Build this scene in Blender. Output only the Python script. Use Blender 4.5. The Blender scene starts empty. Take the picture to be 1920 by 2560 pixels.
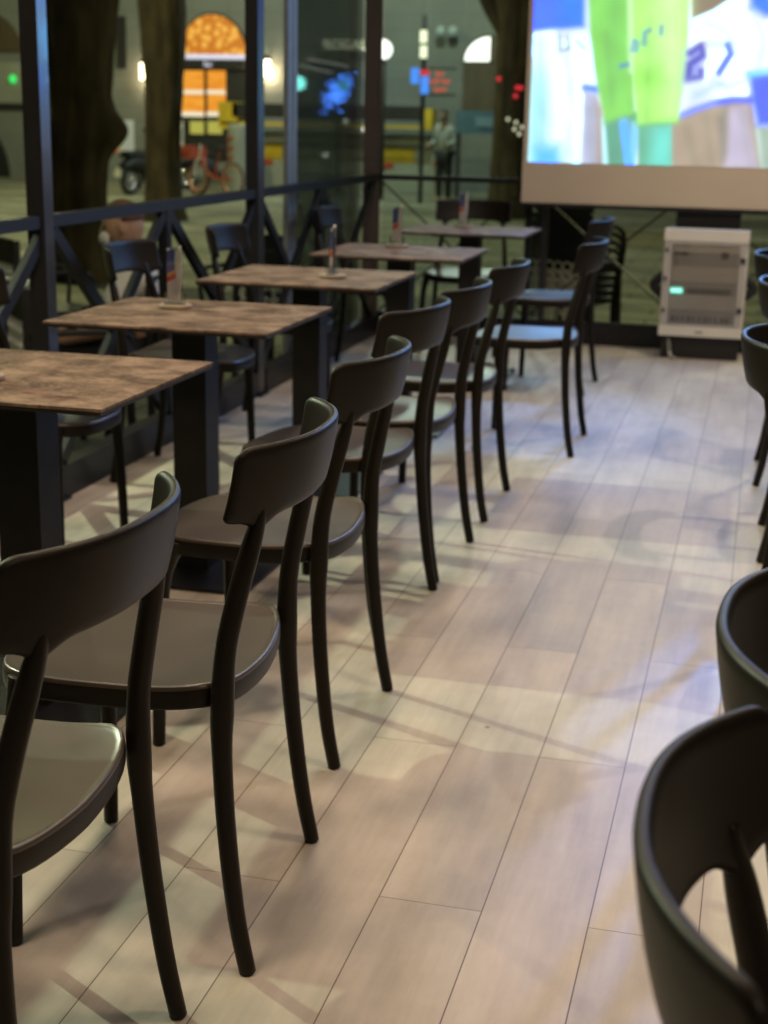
import bpy, bmesh, math, random
import numpy as np
from mathutils import Vector, Matrix, noise
random.seed(7)
S = bpy.context.scene
COL = S.collection
PI = math.pi

# ---------------------------------------------------------------- camera
H = 1.3
PITCH, YAW, ROLL, FPX = 0.26295286, 0.24622717, 0.02066033, 3673.6
_f = Vector((-math.sin(YAW), math.cos(YAW), 0)); _r = Vector((math.cos(YAW), math.sin(YAW), 0)); _u = Vector((0, 0, 1))
CF = _f*math.cos(PITCH) - _u*math.sin(PITCH)
_u2 = _u*math.cos(PITCH) + _f*math.sin(PITCH)
CR = _r*math.cos(ROLL) + _u2*math.sin(ROLL)
CU = _u2*math.cos(ROLL) - _r*math.sin(ROLL)
cam = bpy.data.objects.new('camera', bpy.data.cameras.new('camera'))
COL.objects.link(cam)
m = Matrix.Identity(4)
for i in range(3):
    m[i][0] = CR[i]; m[i][1] = CU[i]; m[i][2] = -CF[i]
m[2][3] = H
cam.matrix_world = m
cd = cam.data
cd.sensor_fit = 'HORIZONTAL'; cd.sensor_width = 36; cd.lens = FPX/1920*36
cd.clip_start = 0.05; cd.clip_end = 500
cd.dof.use_dof = True; cd.dof.focus_distance = 2.1; cd.dof.aperture_fstop = 7.4
S.camera = cam
S.render.resolution_x = 768; S.render.resolution_y = 1024
S.view_settings.view_transform = 'Standard'; S.view_settings.look = 'None'
S.view_settings.exposure = 0.0; S.view_settings.gamma = 1.0

def ray(x, y): return CR*((x-960)/FPX) - CU*((y-1280)/FPX) + CF
def PY(x, y, Y):                       # surveyed point of the photo on the wall plane Y
    d = ray(x, y); k = Y/d.y
    return Vector((d.x*k, Y, H + d.z*k))
def PX(x, y, X):
    d = ray(x, y); k = X/d.x
    return Vector((X, d.y*k, H + d.z*k))

# ---------------------------------------------------------------- world (night)
W = bpy.data.worlds.new("World"); S.world = W; W.use_nodes = True
nt = W.node_tree
sky = nt.nodes.new('ShaderNodeTexSky'); sky.sky_type = 'NISHITA'; sky.sun_disc = False
sky.sun_elevation = math.radians(-4); sky.sun_rotation = math.radians(200)
bg = nt.nodes['Background']; bg.inputs['Strength'].default_value = 0.05
nt.links.new(sky.outputs[0], bg.inputs[0])

# ---------------------------------------------------------------- lamps of the place and added ones
def lamp(name, kind, loc, power, color, size=0.1, target=None, size_y=None, spot=None, blend=0.6):
    l = bpy.data.lights.new(name, kind); l.energy = power; l.color = color
    o = bpy.data.objects.new(name, l); COL.objects.link(o); o.location = loc
    if kind == 'AREA':
        l.size = size
        if size_y: l.shape = 'RECTANGLE'; l.size_y = size_y
    else: l.shadow_soft_size = size
    if spot: l.spot_size = math.radians(spot); l.spot_blend = blend
    if target is not None:
        o.rotation_euler = (Vector(target)-Vector(loc)).to_track_quat('-Z', 'Y').to_euler()
    return o
WARM = (1.0, 0.76, 0.53)
SODIUM = (1.0, 1.0, 0.50)
for x, y, p, c, sz in ((-1.25, 1.5, 26, WARM, 0.40), (-1.30, 3.2, 26, WARM, 0.40), (-1.35, 5.2, 18, (1, 0.80, 0.66), 0.3), (-1.3, 7.1, 5, (1, 0.84, 0.70), 0.06),
                       (1.45, -0.15, 25, WARM, 0.03), (0.3, 2.2, 22, WARM, 0.30), (0.95, 4.7, 26, (1, 0.84, 0.74), 0.04), (0.3, 7.3, 33, (1, 0.80, 0.60), 0.08)):
    lamp('ceiling_light', 'AREA', (x, y, 2.74), p, c, sz, (x, y, 0))
# street lamps shining in under the roof edge and on the square, plus one added fill
lamp('street_or_added_fill_light', 'SPOT', (-6.4, 5.2, 4.0), 1050, (0.86, 1.0, 0.68), 0.03, (-0.6, 2.4, 0), spot=64)
lamp('street_or_added_fill_light', 'POINT', (-4.6, 5.2, 3.4), 60, (0.93, 1.0, 0.62), 0.12)  # added fill lamp to brighten the seated person's shirt
lamp('square_light', 'POINT', (-10.0, 15.0, 6.5), 1150, SODIUM, 0.25)
lamp('square_light', 'POINT', (-13.0, 25.0, 6.5), 1050, SODIUM, 0.25)
lamp('square_light', 'POINT', (2.5, 13.5, 5.0), 480, SODIUM, 0.25)
lamp('square_light', 'POINT', (-6.0, 27.0, 7.0), 1500, (0.85, 1.0, 0.86), 0.25)
# added blue lamps that boost the light of the projection screen
lamp('added_screen_glow', 'AREA', (0.0, 8.45, 2.35), 26, (0.32, 0.52, 1.0), 2.3, (0.0, 6.0, 1.6), 0.35)

lamp('added_screen_glow', 'SPOT', (-0.55, 8.4, 2.35), 200, (0.10, 0.30, 1.0), 0.15, (-0.95, 6.7, 0.46), spot=38, blend=0.8)  # added spot aimed at the far seats to turn them blue
lamp('added_screen_glow', 'SPOT', (0.9, 8.4, 2.4), 800, (0.10, 0.30, 1.0), 0.06, (0.08, 3.05, 0.0), spot=10, blend=0.7)  # added narrow spot that makes the blue patch on the aisle floor

# ---------------------------------------------------------------- materials
def mat(name, base=(0.5, 0.5, 0.5), rough=0.5, metal=0.0, spec=0.5, emis=None, estr=0.0, noise=None, bump=None, alpha=None, coat=0):
    M = bpy.data.materials.new(name); M.use_nodes = True
    n = M.node_tree; b = n.nodes['Principled BSDF']
    b.inputs['Base Color'].default_value = (*base, 1); b.inputs['Roughness'].default_value = rough
    b.inputs['Metallic'].default_value = metal; b.inputs['Specular IOR Level'].default_value = spec
    b.inputs['Coat Weight'].default_value = coat
    if emis: b.inputs['Emission Color'].default_value = (*emis, 1); b.inputs['Emission Strength'].default_value = estr
    tc = n.nodes.new('ShaderNodeTexCoord')
    if noise:   # (scale, amount, stretch)
        sc, am, st = noise
        mp = n.nodes.new('ShaderNodeMapping'); mp.inputs['Scale'].default_value = st
        n.links.new(tc.outputs['Object'], mp.inputs[0])
        t = n.nodes.new('ShaderNodeTexNoise'); t.inputs['Scale'].default_value = sc; t.inputs['Detail'].default_value = 6
        n.links.new(mp.outputs[0], t.inputs['Vector'])
        r = n.nodes.new('ShaderNodeValToRGB')
        r.color_ramp.elements[0].position = 0.3; r.color_ramp.elements[1].position = 0.7
        r.color_ramp.elements[0].color = (*[c*(1-am) for c in base], 1)
        r.color_ramp.elements[1].color = (*[min(1, c*(1+am)) for c in base], 1)
        n.links.new(t.outputs[0], r.inputs[0]); n.links.new(r.outputs[0], b.inputs['Base Color'])
    if bump:
        sc, st = bump
        t = n.nodes.new('ShaderNodeTexNoise'); t.inputs['Scale'].default_value = sc; t.inputs['Detail'].default_value = 5
        n.links.new(tc.outputs['Object'], t.inputs['Vector'])
        bp = n.nodes.new('ShaderNodeBump'); bp.inputs['Strength'].default_value = st; bp.inputs['Distance'].default_value = 0.01
        n.links.new(t.outputs[0], bp.inputs['Height']); n.links.new(bp.outputs[0], b.inputs['Normal'])
    return M
U = (1, 1, 1)
M = {}
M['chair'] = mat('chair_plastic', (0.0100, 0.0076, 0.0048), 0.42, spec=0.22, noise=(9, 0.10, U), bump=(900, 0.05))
M['seat'] = mat('seat_plastic_lit_copy', (0.050, 0.038, 0.026), 0.40, spec=0.55, noise=(5, 0.16, U), coat=0.5)  # frame plastic repeated lighter, overhead light put into the seat colour
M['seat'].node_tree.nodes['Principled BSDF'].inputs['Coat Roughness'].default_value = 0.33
M['steel'] = mat('black_steel', (0.010, 0.010, 0.012), 0.38, spec=0.3, noise=(6, 0.2, U))
M['column'] = mat('table_column_steel', (0.012, 0.012, 0.011), 0.5, spec=0.25, noise=(14, 0.25, U))
M['postblk'] = mat('powder_coated_post', (0.022, 0.022, 0.025), 0.30, spec=0.6, noise=(5, 0.15, U), coat=0.25)
M['brownpost'] = mat('brown_post', (0.06, 0.045, 0.04), 0.5, noise=(5, 0.15, U))
M['alu'] = mat('aluminium', (0.30, 0.33, 0.36), 0.38, metal=0.6, noise=(20, 0.1, U))
M['edge'] = mat('dark_edge', (0.02, 0.017, 0.015), 0.5, noise=(30, 0.2, U))
M['wood'] = mat('pale_wood', (0.27, 0.21, 0.15), 0.55, noise=(30, 0.15, (1, 6, 1)))
M['white'] = mat('white_plastic', (0.62, 0.60, 0.54), 0.4, noise=(5, 0.05, U))
M['paperwhite'] = mat('glossy_paper', (0.80, 0.74, 0.70), 0.35, noise=(30, 0.06, U))
M['offwhite'] = mat('offwhite_plastic', (0.55, 0.55, 0.46), 0.5, noise=(12, 0.1, U))
M['darkgreen'] = mat('dark_green_plastic', (0.018, 0.035, 0.026), 0.5, noise=(8, 0.2, U))
M['greytop'] = mat('pale_green_tabletop', (0.30, 0.36, 0.28), 0.4, noise=(4, 0.1, U))
M['black'] = mat('matt_black', (0.012, 0.012, 0.012), 0.6, noise=(8, 0.2, U))
M['bark'] = mat('bark', (0.055, 0.040, 0.022), 0.9, noise=(5, 0.55, (1, 1, 0.45)), bump=(9, 1.0))
M['leaf'] = mat('leaves', (0.05, 0.08, 0.03), 0.7, noise=(3, 0.4, U))
M['skin'] = mat('skin', (0.40, 0.25, 0.16), 0.55, noise=(12, 0.08, U))
M['hair'] = mat('reddish_hair', (0.12, 0.055, 0.03), 0.7, noise=(40, 0.4, U))
M['darkhair'] = mat('dark_hair', (0.02, 0.015, 0.012), 0.7, noise=(40, 0.3, U))
M['shirt'] = mat('white_cotton', (0.62, 0.62, 0.56), 0.85, noise=(7, 0.06, U), bump=(14, 0.5))
M['jacket'] = mat('pale_jacket', (0.24, 0.27, 0.26), 0.8, noise=(6, 0.12, U))
M['trousers'] = mat('dark_trousers', (0.015, 0.017, 0.02), 0.85, noise=(7, 0.2, U))
M['copper'] = mat('copper_rim', (0.62, 0.28, 0.18), 0.4, metal=0.3, noise=(6, 0.1, U))
M['red'] = mat('red_paint', (0.33, 0.06, 0.035), 0.45, noise=(6, 0.2, U))
M['yellow'] = mat('yellow_paint', (0.55, 0.38, 0.02), 0.5, noise=(3, 0.15, U))
M['concrete'] = mat('pale_hoarding', (0.26, 0.27, 0.22), 0.8, noise=(1.5, 0.15, U))
M['rubber'] = mat('rubber', (0.015, 0.015, 0.015), 0.8, noise=(10, 0.2, U))
M['chrome'] = mat('chrome', (0.6, 0.6, 0.6), 0.2, metal=1, noise=(10, 0.05, U))
M['doorwood'] = mat('brown_door', (0.075, 0.055, 0.03), 0.6, noise=(3, 0.3, (6, 1, 0.5)))
M['roof'] = mat('roof_board', (0.05, 0.045, 0.04), 0.8, noise=(2, 0.2, U))
def glow(name, c, s): return mat(name, (0.02, 0.02, 0.02), 0.5, emis=c, estr=s, noise=(8, 0.1, U))
M['e_white'] = glow('lit_white', (1, 0.98, 0.9), 2.2)
M['e_cream'] = glow('lit_cream', (1, 0.9, 0.62), 0.9)
M['e_signcream'] = glow('lit_letters', (0.9, 0.9, 0.6), 1.8)
M['e_red'] = glow('lit_red', (1, 0.03, 0.06), 0.9)
M['e_redsoft'] = glow('lit_red_letters', (1, 0.07, 0.04), 1.3)
M['e_blue'] = glow('lit_blue', (0.07, 0.28, 1), 1.3)
M['e_teal'] = glow('lit_teal', (0.25, 0.95, 0.9), 9)
M['e_led'] = glow('led_display', (0.10, 0.95, 0.70), 1.6)
M['e_ledw'] = glow('led_digits', (0.6, 1, 0.95), 2.2)
M['e_green'] = glow('lit_green', (0.03, 0.75, 0.12), 1.2)
M['e_lamp'] = glow('wall_lamp', (1, 0.82, 0.5), 7)
M['e_winarch'] = glow('lit_arch', (1, 0.97, 0.88), 2.4)
M['e_yellowwin'] = glow('lit_yellow_pane', (0.75, 0.72, 0.12), 0.55)
M['e_lilac'] = glow('lit_lilac_beam', (0.85, 0.85, 1), 0.9)

def nodes(name):
    Mx = bpy.data.materials.new(name); Mx.use_nodes = True
    return Mx, Mx.node_tree, Mx.node_tree.nodes['Principled BSDF']
def mth(n, op, a, b=None, c=None):
    q = n.nodes.new('ShaderNodeMath'); q.operation = op
    for i, v in enumerate((a, b, c)):
        if v is None: continue
        if isinstance(v, (int, float)): q.inputs[i].default_value = v
        else: n.links.new(v, q.inputs[i])
    return q.outputs[0]
def ramp(n, inp, stops):
    r = n.nodes.new('ShaderNodeValToRGB'); e = r.color_ramp.elements
    while len(e) < len(stops): e.new(0.5)
    for el, (p, c) in zip(e, stops): el.position = p; el.color = (*c, 1) if len(c) == 3 else c
    n.links.new(inp, r.inputs[0]); return r.outputs[0]
def noise_tex(n, vec, scale, detail=5, rough=0.5):
    t = n.nodes.new('ShaderNodeTexNoise'); t.inputs['Scale'].default_value = scale
    t.inputs['Detail'].default_value = detail; t.inputs['Roughness'].default_value = rough
    n.links.new(vec, t.inputs['Vector']); return t.outputs[0]
def mapping(n, vec, scale=(1, 1, 1), rot=(0, 0, 0)):
    q = n.nodes.new('ShaderNodeMapping'); q.inputs['Scale'].default_value = scale; q.inputs['Rotation'].default_value = rot
    n.links.new(vec, q.inputs[0]); return q.outputs[0]
def mix(n, fac, a, b, mode='MIX'):
    q = n.nodes.new('ShaderNodeMix'); q.data_type = 'RGBA'; q.blend_type = mode
    for sock, v in ((q.inputs['Factor'], fac), (q.inputs[6], a), (q.inputs[7], b)):
        if isinstance(v, (int, float)): sock.default_value = v
        elif isinstance(v, tuple): sock.default_value = (*v, 1)
        else: n.links.new(v, sock)
    return q.outputs[2]

# plank floor: boards 0.18 m wide, 1.3 m long, half-lapped
def floor_mat():
    Mx, n, b = nodes('whitewashed_boards')
    tc = n.nodes.new('ShaderNodeTexCoord'); sp = n.nodes.new('ShaderNodeSeparateXYZ')
    n.links.new(tc.outputs['Object'], sp.inputs[0])
    u = mth(n, 'DIVIDE', mth(n, 'ADD', sp.outputs[0], 0.01+18), 0.18)
    row = mth(n, 'FLOOR', u); fu = mth(n, 'FRACT', u)
    par = mth(n, 'MODULO', row, 2)
    v = mth(n, 'DIVIDE', mth(n, 'ADD', mth(n, 'ADD', sp.outputs[1], 26-2.21), mth(n, 'MULTIPLY', mth(n, 'SUBTRACT', 1, par), -0.65)), 1.3)
    colr = mth(n, 'FLOOR', v); fv = mth(n, 'FRACT', v)
    du = mth(n, 'MULTIPLY', mth(n, 'MINIMUM', fu, mth(n, 'SUBTRACT', 1, fu)), 0.18)
    dv = mth(n, 'MULTIPLY', mth(n, 'MINIMUM', fv, mth(n, 'SUBTRACT', 1, fv)), 1.3)
    gap = mth(n, 'MAXIMUM', mth(n, 'LESS_THAN', du, 0.0012), mth(n, 'LESS_THAN', dv, 0.0009))
    cb = n.nodes.new('ShaderNodeCombineXYZ'); n.links.new(row, cb.inputs[0]); n.links.new(colr, cb.inputs[1])
    wn = n.nodes.new('ShaderNodeTexWhiteNoise'); wn.noise_dimensions = '3D'; n.links.new(cb.outputs[0], wn.inputs[0])
    # grain, shifted per board
    off = n.nodes.new('ShaderNodeVectorMath'); off.operation = 'MULTIPLY_ADD'
    n.links.new(wn.outputs['Color'], off.inputs[0]); off.inputs[1].default_value = (7, 7, 7); n.links.new(tc.outputs['Object'], off.inputs[2])
    g = noise_tex(n, mapping(n, off.outputs[0], (40, 2.2, 1)), 1.0, 8, 0.6)
    g2 = noise_tex(n, mapping(n, off.outputs[0], (5.5, 1.6, 1)), 1.3, 6, 0.65)
    g3 = noise_tex(n, mapping(n, off.outputs[0], (9, 22, 1)), 1.0, 3, 0.5)
    c0 = ramp(n, g2, [(0.28, (0.37, 0.33, 0.275)), (0.5, (0.50, 0.455, 0.385)), (0.72, (0.61, 0.57, 0.49))])
    c1 = mix(n, 0.20, c0, ramp(n, g, [(0.3, (0.30, 0.26, 0.22)), (0.65, (0.64, 0.58, 0.5))]))
    c1 = mix(n, 0.05, c1, ramp(n, g3, [(0.35, (0.3, 0.27, 0.24)), (0.65, (0.7, 0.66, 0.6))]))
    tint = ramp(n, wn.outputs[0], [(0.0, (0.90, 0.88, 0.87)), (0.5, (0.98, 0.97, 0.95)), (1.0, (1.0, 0.97, 0.93))])
    c2 = mix(n, 1.0, c1, tint, 'MULTIPLY')
    # crumbs and scuffs
    vo = n.nodes.new('ShaderNodeTexVoronoi'); vo.inputs['Scale'].default_value = 3.1; n.links.new(tc.outputs['Object'], vo.inputs['Vector'])
    sn = noise_tex(n, tc.outputs['Object'], 90, 2)
    spot = mth(n, 'LESS_THAN', mth(n, 'ADD', vo.outputs['Distance'], mth(n, 'MULTIPLY', sn, 0.03)), 0.033)
    c3 = mix(n, mth(n, 'MULTIPLY', spot, 0.8), c2, (0.10, 0.06, 0.045))
    c4 = mix(n, mth(n, 'MULTIPLY', gap, 0.85), c3, (0.09, 0.055, 0.04))
    n.links.new(c4, b.inputs['Base Color'])
    rr = mth(n, 'ADD', 0.36, mth(n, 'MULTIPLY', g2, 0.24))
    n.links.new(rr, b.inputs['Roughness']); b.inputs['Specular IOR Level'].default_value = 0.5
    hgt = mth(n, 'SUBTRACT', mth(n, 'MULTIPLY', g, 0.25), gap)
    bp = n.nodes.new('ShaderNodeBump'); bp.inputs['Strength'].default_value = 0.25; bp.inputs['Distance'].default_value = 0.002
    n.links.new(hgt, bp.inputs['Height']); n.links.new(bp.outputs[0], b.inputs['Normal'])
    return Mx
M['floor'] = floor_mat()

def tabletop_mat():
    Mx, n, b = nodes('brown_marbled_laminate')
    tc = n.nodes.new('ShaderNodeTexCoord')
    oi = n.nodes.new('ShaderNodeObjectInfo')
    off = n.nodes.new('ShaderNodeVectorMath'); off.operation = 'ADD'
    n.links.new(tc.outputs['Object'], off.inputs[0]); n.links.new(oi.outputs['Location'], off.inputs[1])
    v = mapping(n, off.outputs[0], (4.6, 6.0, 1), (0, 0, 0.9))
    a = noise_tex(n, v, 2.3, 9, 0.6)
    wv = n.nodes.new('ShaderNodeVectorMath'); wv.operation = 'MULTIPLY_ADD'
    t = n.nodes.new('ShaderNodeTexNoise'); t.inputs['Scale'].default_value = 2.5; t.inputs['Detail'].default_value = 4; n.links.new(v, t.inputs['Vector'])
    n.links.new(t.outputs['Color'], wv.inputs[0]); wv.inputs[1].default_value = (1.5, 1.5, 1.5); n.links.new(v, wv.inputs[2])
    bb = noise_tex(n, wv.outputs[0], 2.2, 6, 0.6)
    vein = mth(n, 'ABSOLUTE', mth(n, 'SUBTRACT', bb, 0.5))
    c = ramp(n, a, [(0.36, (0.052, 0.037, 0.029)), (0.5, (0.130, 0.090, 0.067)), (0.63, (0.25, 0.178, 0.132))])
    c = mix(n, ramp(n, vein, [(0.0, (0.55,)*3), (0.025, (0,)*3)]), c, (0.32, 0.23, 0.17))
    fine = noise_tex(n, off.outputs[0], 60, 4)
    c = mix(n, 0.12, c, ramp(n, fine, [(0.3, (0.05, 0.03, 0.02)), (0.7, (0.45, 0.32, 0.24))]))
    n.links.new(c, b.inputs['Base Color']); b.inputs['Roughness'].default_value = 0.55; b.inputs['Specular IOR Level'].default_value = 0.06
    return Mx
M['tabletop'] = tabletop_mat()

def ground_mat():
    Mx, n, b = nodes('paved_square')
    tc = n.nodes.new('ShaderNodeTexCoord')
    a = noise_tex(n, mapping(n, tc.outputs['Object'], (0.35, 1.1, 1), (0, 0, 0.15)), 1.2, 7, 0.62)
    c = ramp(n, a, [(0.3, (0.07, 0.072, 0.05)), (0.5, (0.20, 0.20, 0.14)), (0.68, (0.42, 0.41, 0.30))])
    br = n.nodes.new('ShaderNodeTexBrick'); br.inputs['Scale'].default_value = 1.0
    br.inputs['Brick Width'].default_value = 0.6; br.inputs['Row Height'].default_value = 0.4; br.inputs['Mortar Size'].default_value = 0.012
    br.inputs['Color1'].default_value = (0.9, 0.9, 0.9, 1); br.inputs['Color2'].default_value = (0.7, 0.72, 0.68, 1); br.inputs['Mortar'].default_value = (0.25, 0.27, 0.2, 1)
    n.links.new(tc.outputs['Object'], br.inputs[0])
    c = mix(n, 1.0, c, br.outputs[0], 'MULTIPLY')
    n.links.new(c, b.inputs['Base Color']); b.inputs['Roughness'].default_value = 0.8
    return Mx
M['ground'] = ground_mat()

def stone_mat():
    Mx, n, b = nodes('ashlar_stone')
    tc = n.nodes.new('ShaderNodeTexCoord')
    sw = n.nodes.new('ShaderNodeSeparateXYZ'); n.links.new(tc.outputs['Object'], sw.inputs[0])
    cb = n.nodes.new('ShaderNodeCombineXYZ'); n.links.new(sw.outputs[0], cb.inputs[0]); n.links.new(sw.outputs[2], cb.inputs[1])
    br = n.nodes.new('ShaderNodeTexBrick'); br.inputs['Scale'].default_value = 1.0
    br.inputs['Brick Width'].default_value = 0.9; br.inputs['Row Height'].default_value = 0.35; br.inputs['Mortar Size'].default_value = 0.012
    br.inputs['Color1'].default_value = (0.20, 0.21, 0.185, 1); br.inputs['Color2'].default_value = (0.155, 0.165, 0.145, 1); br.inputs['Mortar'].default_value = (0.10, 0.10, 0.09, 1)
    n.links.new(cb.outputs[0], br.inputs[0])
    a = noise_tex(n, tc.outputs['Object'], 0.9, 6)
    c = mix(n, 0.6, br.outputs[0], mix(n, a, (0.09, 0.10, 0.09), (0.26, 0.27, 0.24)))
    n.links.new(c, b.inputs['Base Color']); b.inputs['Roughness'].default_value = 0.9
    return Mx
M['stone'] = stone_mat()

def orange_mat(name, flowers):
    Mx, n, b = nodes(name)
    tc = n.nodes.new('ShaderNodeTexCoord')
    b.inputs['Base Color'].default_value = (0.1, 0.05, 0.01, 1)
    if flowers:
        vo = n.nodes.new('ShaderNodeTexVoronoi'); vo.inputs['Scale'].default_value = 6.0
        n.links.new(tc.outputs['Object'], vo.inputs['Vector'])
        c = ramp(n, vo.outputs['Distance'], [(0.0, (1.0, 0.62, 0.12)), (0.42, (0.95, 0.42, 0.05)), (0.55, (0.62, 0.18, 0.012))])
    else:
        a = noise_tex(n, mapping(n, tc.outputs['Object'], (1, 1, 3)), 2.5, 3)
        c = ramp(n, a, [(0.3, (0.85, 0.25, 0.012)), (0.7, (1.0, 0.42, 0.04))])
    n.links.new(c, b.inputs['Emission Color']); b.inputs['Emission Strength'].default_value = 0.85
    return Mx
M['orange'] = orange_mat('orange_lit_pane', False); M['orangef'] = orange_mat('orange_flower_pane', True)

def glass_mat(name, tint, refl=0.06, haze=0.0):
    Mx = bpy.data.materials.new(name); Mx.use_nodes = True; n = Mx.node_tree
    for q in list(n.nodes):
        if q.type == 'BSDF_PRINCIPLED': n.nodes.remove(q)
    out = [q for q in n.nodes if q.type == 'OUTPUT_MATERIAL'][0]
    tr = n.nodes.new('ShaderNodeBsdfTransparent')
    tc = n.nodes.new('ShaderNodeTexCoord')
    a = noise_tex(n, tc.outputs['Object'], 1.3, 4)
    c = ramp(n, a, [(0.3, tuple(x*0.93 for x in tint)), (0.7, tint)]); n.links.new(c, tr.inputs[0])
    gl = n.nodes.new('ShaderNodeBsdfGlossy'); gl.inputs['Roughness'].default_value = 0.02
    fr = n.nodes.new('ShaderNodeFresnel'); fr.inputs['IOR'].default_value = 1.45
    f = mth(n, 'ADD', mth(n, 'MULTIPLY', fr.outputs[0], 0.9), refl*0.3)
    ms = n.nodes.new('ShaderNodeMixShader'); n.links.new(f, ms.inputs[0]); n.links.new(tr.outputs[0], ms.inputs[1]); n.links.new(gl.outputs[0], ms.inputs[2])
    last = ms.outputs[0]
    if haze:
        df = n.nodes.new('ShaderNodeBsdfDiffuse'); df.inputs[0].default_value = (0.35, 0.42, 0.38, 1)
        m2 = n.nodes.new('ShaderNodeMixShader'); m2.inputs[0].default_value = haze
        n.links.new(last, m2.inputs[1]); n.links.new(df.outputs[0], m2.inputs[2]); last = m2.outputs[0]
    n.links.new(last, out.inputs[0])
    return Mx
M['glass'] = glass_mat('window_glass', (0.93, 0.985, 0.96), 0.03, 0.01)
M['acrylic'] = glass_mat('clear_acrylic', (0.96, 0.97, 0.97), 0.1, 0.015)
M['cabglass'] = glass_mat('cabinet_door_plastic', (0.95, 0.94, 0.92), 0.03, 0.04)

# ---------------------------------------------------------------- helpers
def link(name, bm, material, parent=None, smooth=False, bevel=0):
    me = bpy.data.meshes.new(name)
    if bevel:
        bmesh.ops.bevel(bm, geom=[e for e in bm.edges if len(e.link_faces) == 2 and e.calc_face_angle(0) > 0.6], offset=bevel, segments=2, affect='EDGES', profile=0.6)
    bmesh.ops.recalc_face_normals(bm, faces=bm.faces)
    bm.to_mesh(me); bm.free()
    if smooth:
        for p in me.polygons: p.use_smooth = True
    me.materials.append(material if not isinstance(material, str) else M[material])
    o = bpy.data.objects.new(name, me); COL.objects.link(o)
    if parent is not None: o.parent = parent
    return o
def tag(o, label, cat, group=None, kind=None):
    o['label'] = label; o['category'] = cat
    if group: o['group'] = group
    if kind: o['kind'] = kind
    return o
def thing(name, label, cat, loc=(0, 0, 0), rz=0, group=None):
    o = bpy.data.objects.new(name, None); COL.objects.link(o); o.location = loc; o.rotation_euler = (0, 0, rz)
    o.empty_display_size = 0.1
    return tag(o, label, cat, group)
def box(bm, lo, hi):
    vs = [bm.verts.new((x, y, z)) for x in (lo[0], hi[0]) for y in (lo[1], hi[1]) for z in (lo[2], hi[2])]
    for f in ((0, 1, 3, 2), (4, 6, 7, 5), (0, 4, 5, 1), (2, 3, 7, 6), (0, 2, 6, 4), (1, 5, 7, 3)):
        bm.faces.new([vs[i] for i in f])
    return bm
def B(*boxes):
    bm = bmesh.new()
    for lo, hi in boxes: box(bm, [min(a, b) for a, b in zip(lo, hi)], [max(a, b) for a, b in zip(lo, hi)])
    return bm
def catmull(pts, n):
    P = [np.array(p, float) for p in pts]; P = [2*P[0]-P[1]] + P + [2*P[-1]-P[-2]]
    out = []
    for i in range(1, len(P)-2):
        for k in range(n):
            t = k/n
            out.append(0.5*((2*P[i]) + (-P[i-1]+P[i+1])*t + (2*P[i-1]-5*P[i]+4*P[i+1]-P[i+2])*t*t + (-P[i-1]+3*P[i]-3*P[i+1]+P[i+2])*t**3))
    out.append(P[-2]); return out
def tube(bm, pts, n=12, sub=6, ref=(1, 0, 0), cap=0.003):
    """pts: (x,y,z,ra,rb) ra along ref, rb across"""
    q = catmull(pts, sub) if sub > 1 else [np.array(p, float) for p in pts]
    rings = []
    ref = Vector(ref)
    K = len(q)
    seq = []
    for i in range(K):
        p = Vector(q[i][:3]); t = Vector(q[min(i+1, K-1)][:3]) - Vector(q[max(i-1, 0)][:3])
        seq.append((p, t.normalized(), q[i][3], q[i][4]))
    p, t, a, b_ = seq[0]; seq = [(p, t, a-cap, b_-cap), (p+t*cap, t, a, b_)] + seq[1:]
    p, t, a, b_ = seq[-1]; seq = seq[:-1] + [(p-t*cap, t, a, b_), (p, t, a-cap, b_-cap)]
    for p, t, a, b_ in seq:
        s = (ref - t*ref.dot(t)).normalized(); w = t.cross(s)
        rings.append([bm.verts.new(p + s*(max(a, .0005)*math.cos(2*PI*k/n)) + w*(max(b_, .0005)*math.sin(2*PI*k/n))) for k in range(n)])
    for r0, r1 in zip(rings, rings[1:]):
        for k in range(n): bm.faces.new((r0[k], r0[(k+1) % n], r1[(k+1) % n], r1[k]))
    bm.faces.new(rings[0][::-1]); bm.faces.new(rings[-1])
    return bm
def T(pts, r, n=10, sub=4, ref=(1, 0, 0)):
    bm = bmesh.new()
    return tube(bm, [(*p, r, r) if len(p) == 3 else p for p in pts], n, sub, ref, cap=min(0.003, r*0.3))
def bar(a, b, w, h=None):
    """square bar between two points"""
    h = h or w; bm = bmesh.new(); a = Vector(a); b = Vector(b); t = (b-a).normalized()
    ref = Vector((1, 0, 0)) if abs(t.x) < 0.9 else Vector((0, 1, 0))
    s = (ref - t*ref.dot(t)).normalized(); u = t.cross(s)
    v = [bm.verts.new(p + s*(w/2*i) + u*(h/2*j)) for p in (a, b) for i, j in ((-1, -1), (1, -1), (1, 1), (-1, 1))]
    for f in ((0, 1, 2, 3), (7, 6, 5, 4), (0, 4, 5, 1), (1, 5, 6, 2), (2, 6, 7, 3), (3, 7, 4, 0)): bm.faces.new([v[i] for i in f])
    return bm
def lathe(prof, n=32):
    bm = bmesh.new(); rings = []
    for r, z in prof: rings.append([bm.verts.new((r*math.cos(2*PI*k/n), r*math.sin(2*PI*k/n), z)) for k in range(n)])
    for r0, r1 in zip(rings, rings[1:]):
        for k in range(n): bm.faces.new((r0[k], r0[(k+1) % n], r1[(k+1) % n], r1[k]))
    bm.faces.new(rings[0][::-1]); bm.faces.new(rings[-1]); return bm
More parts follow.
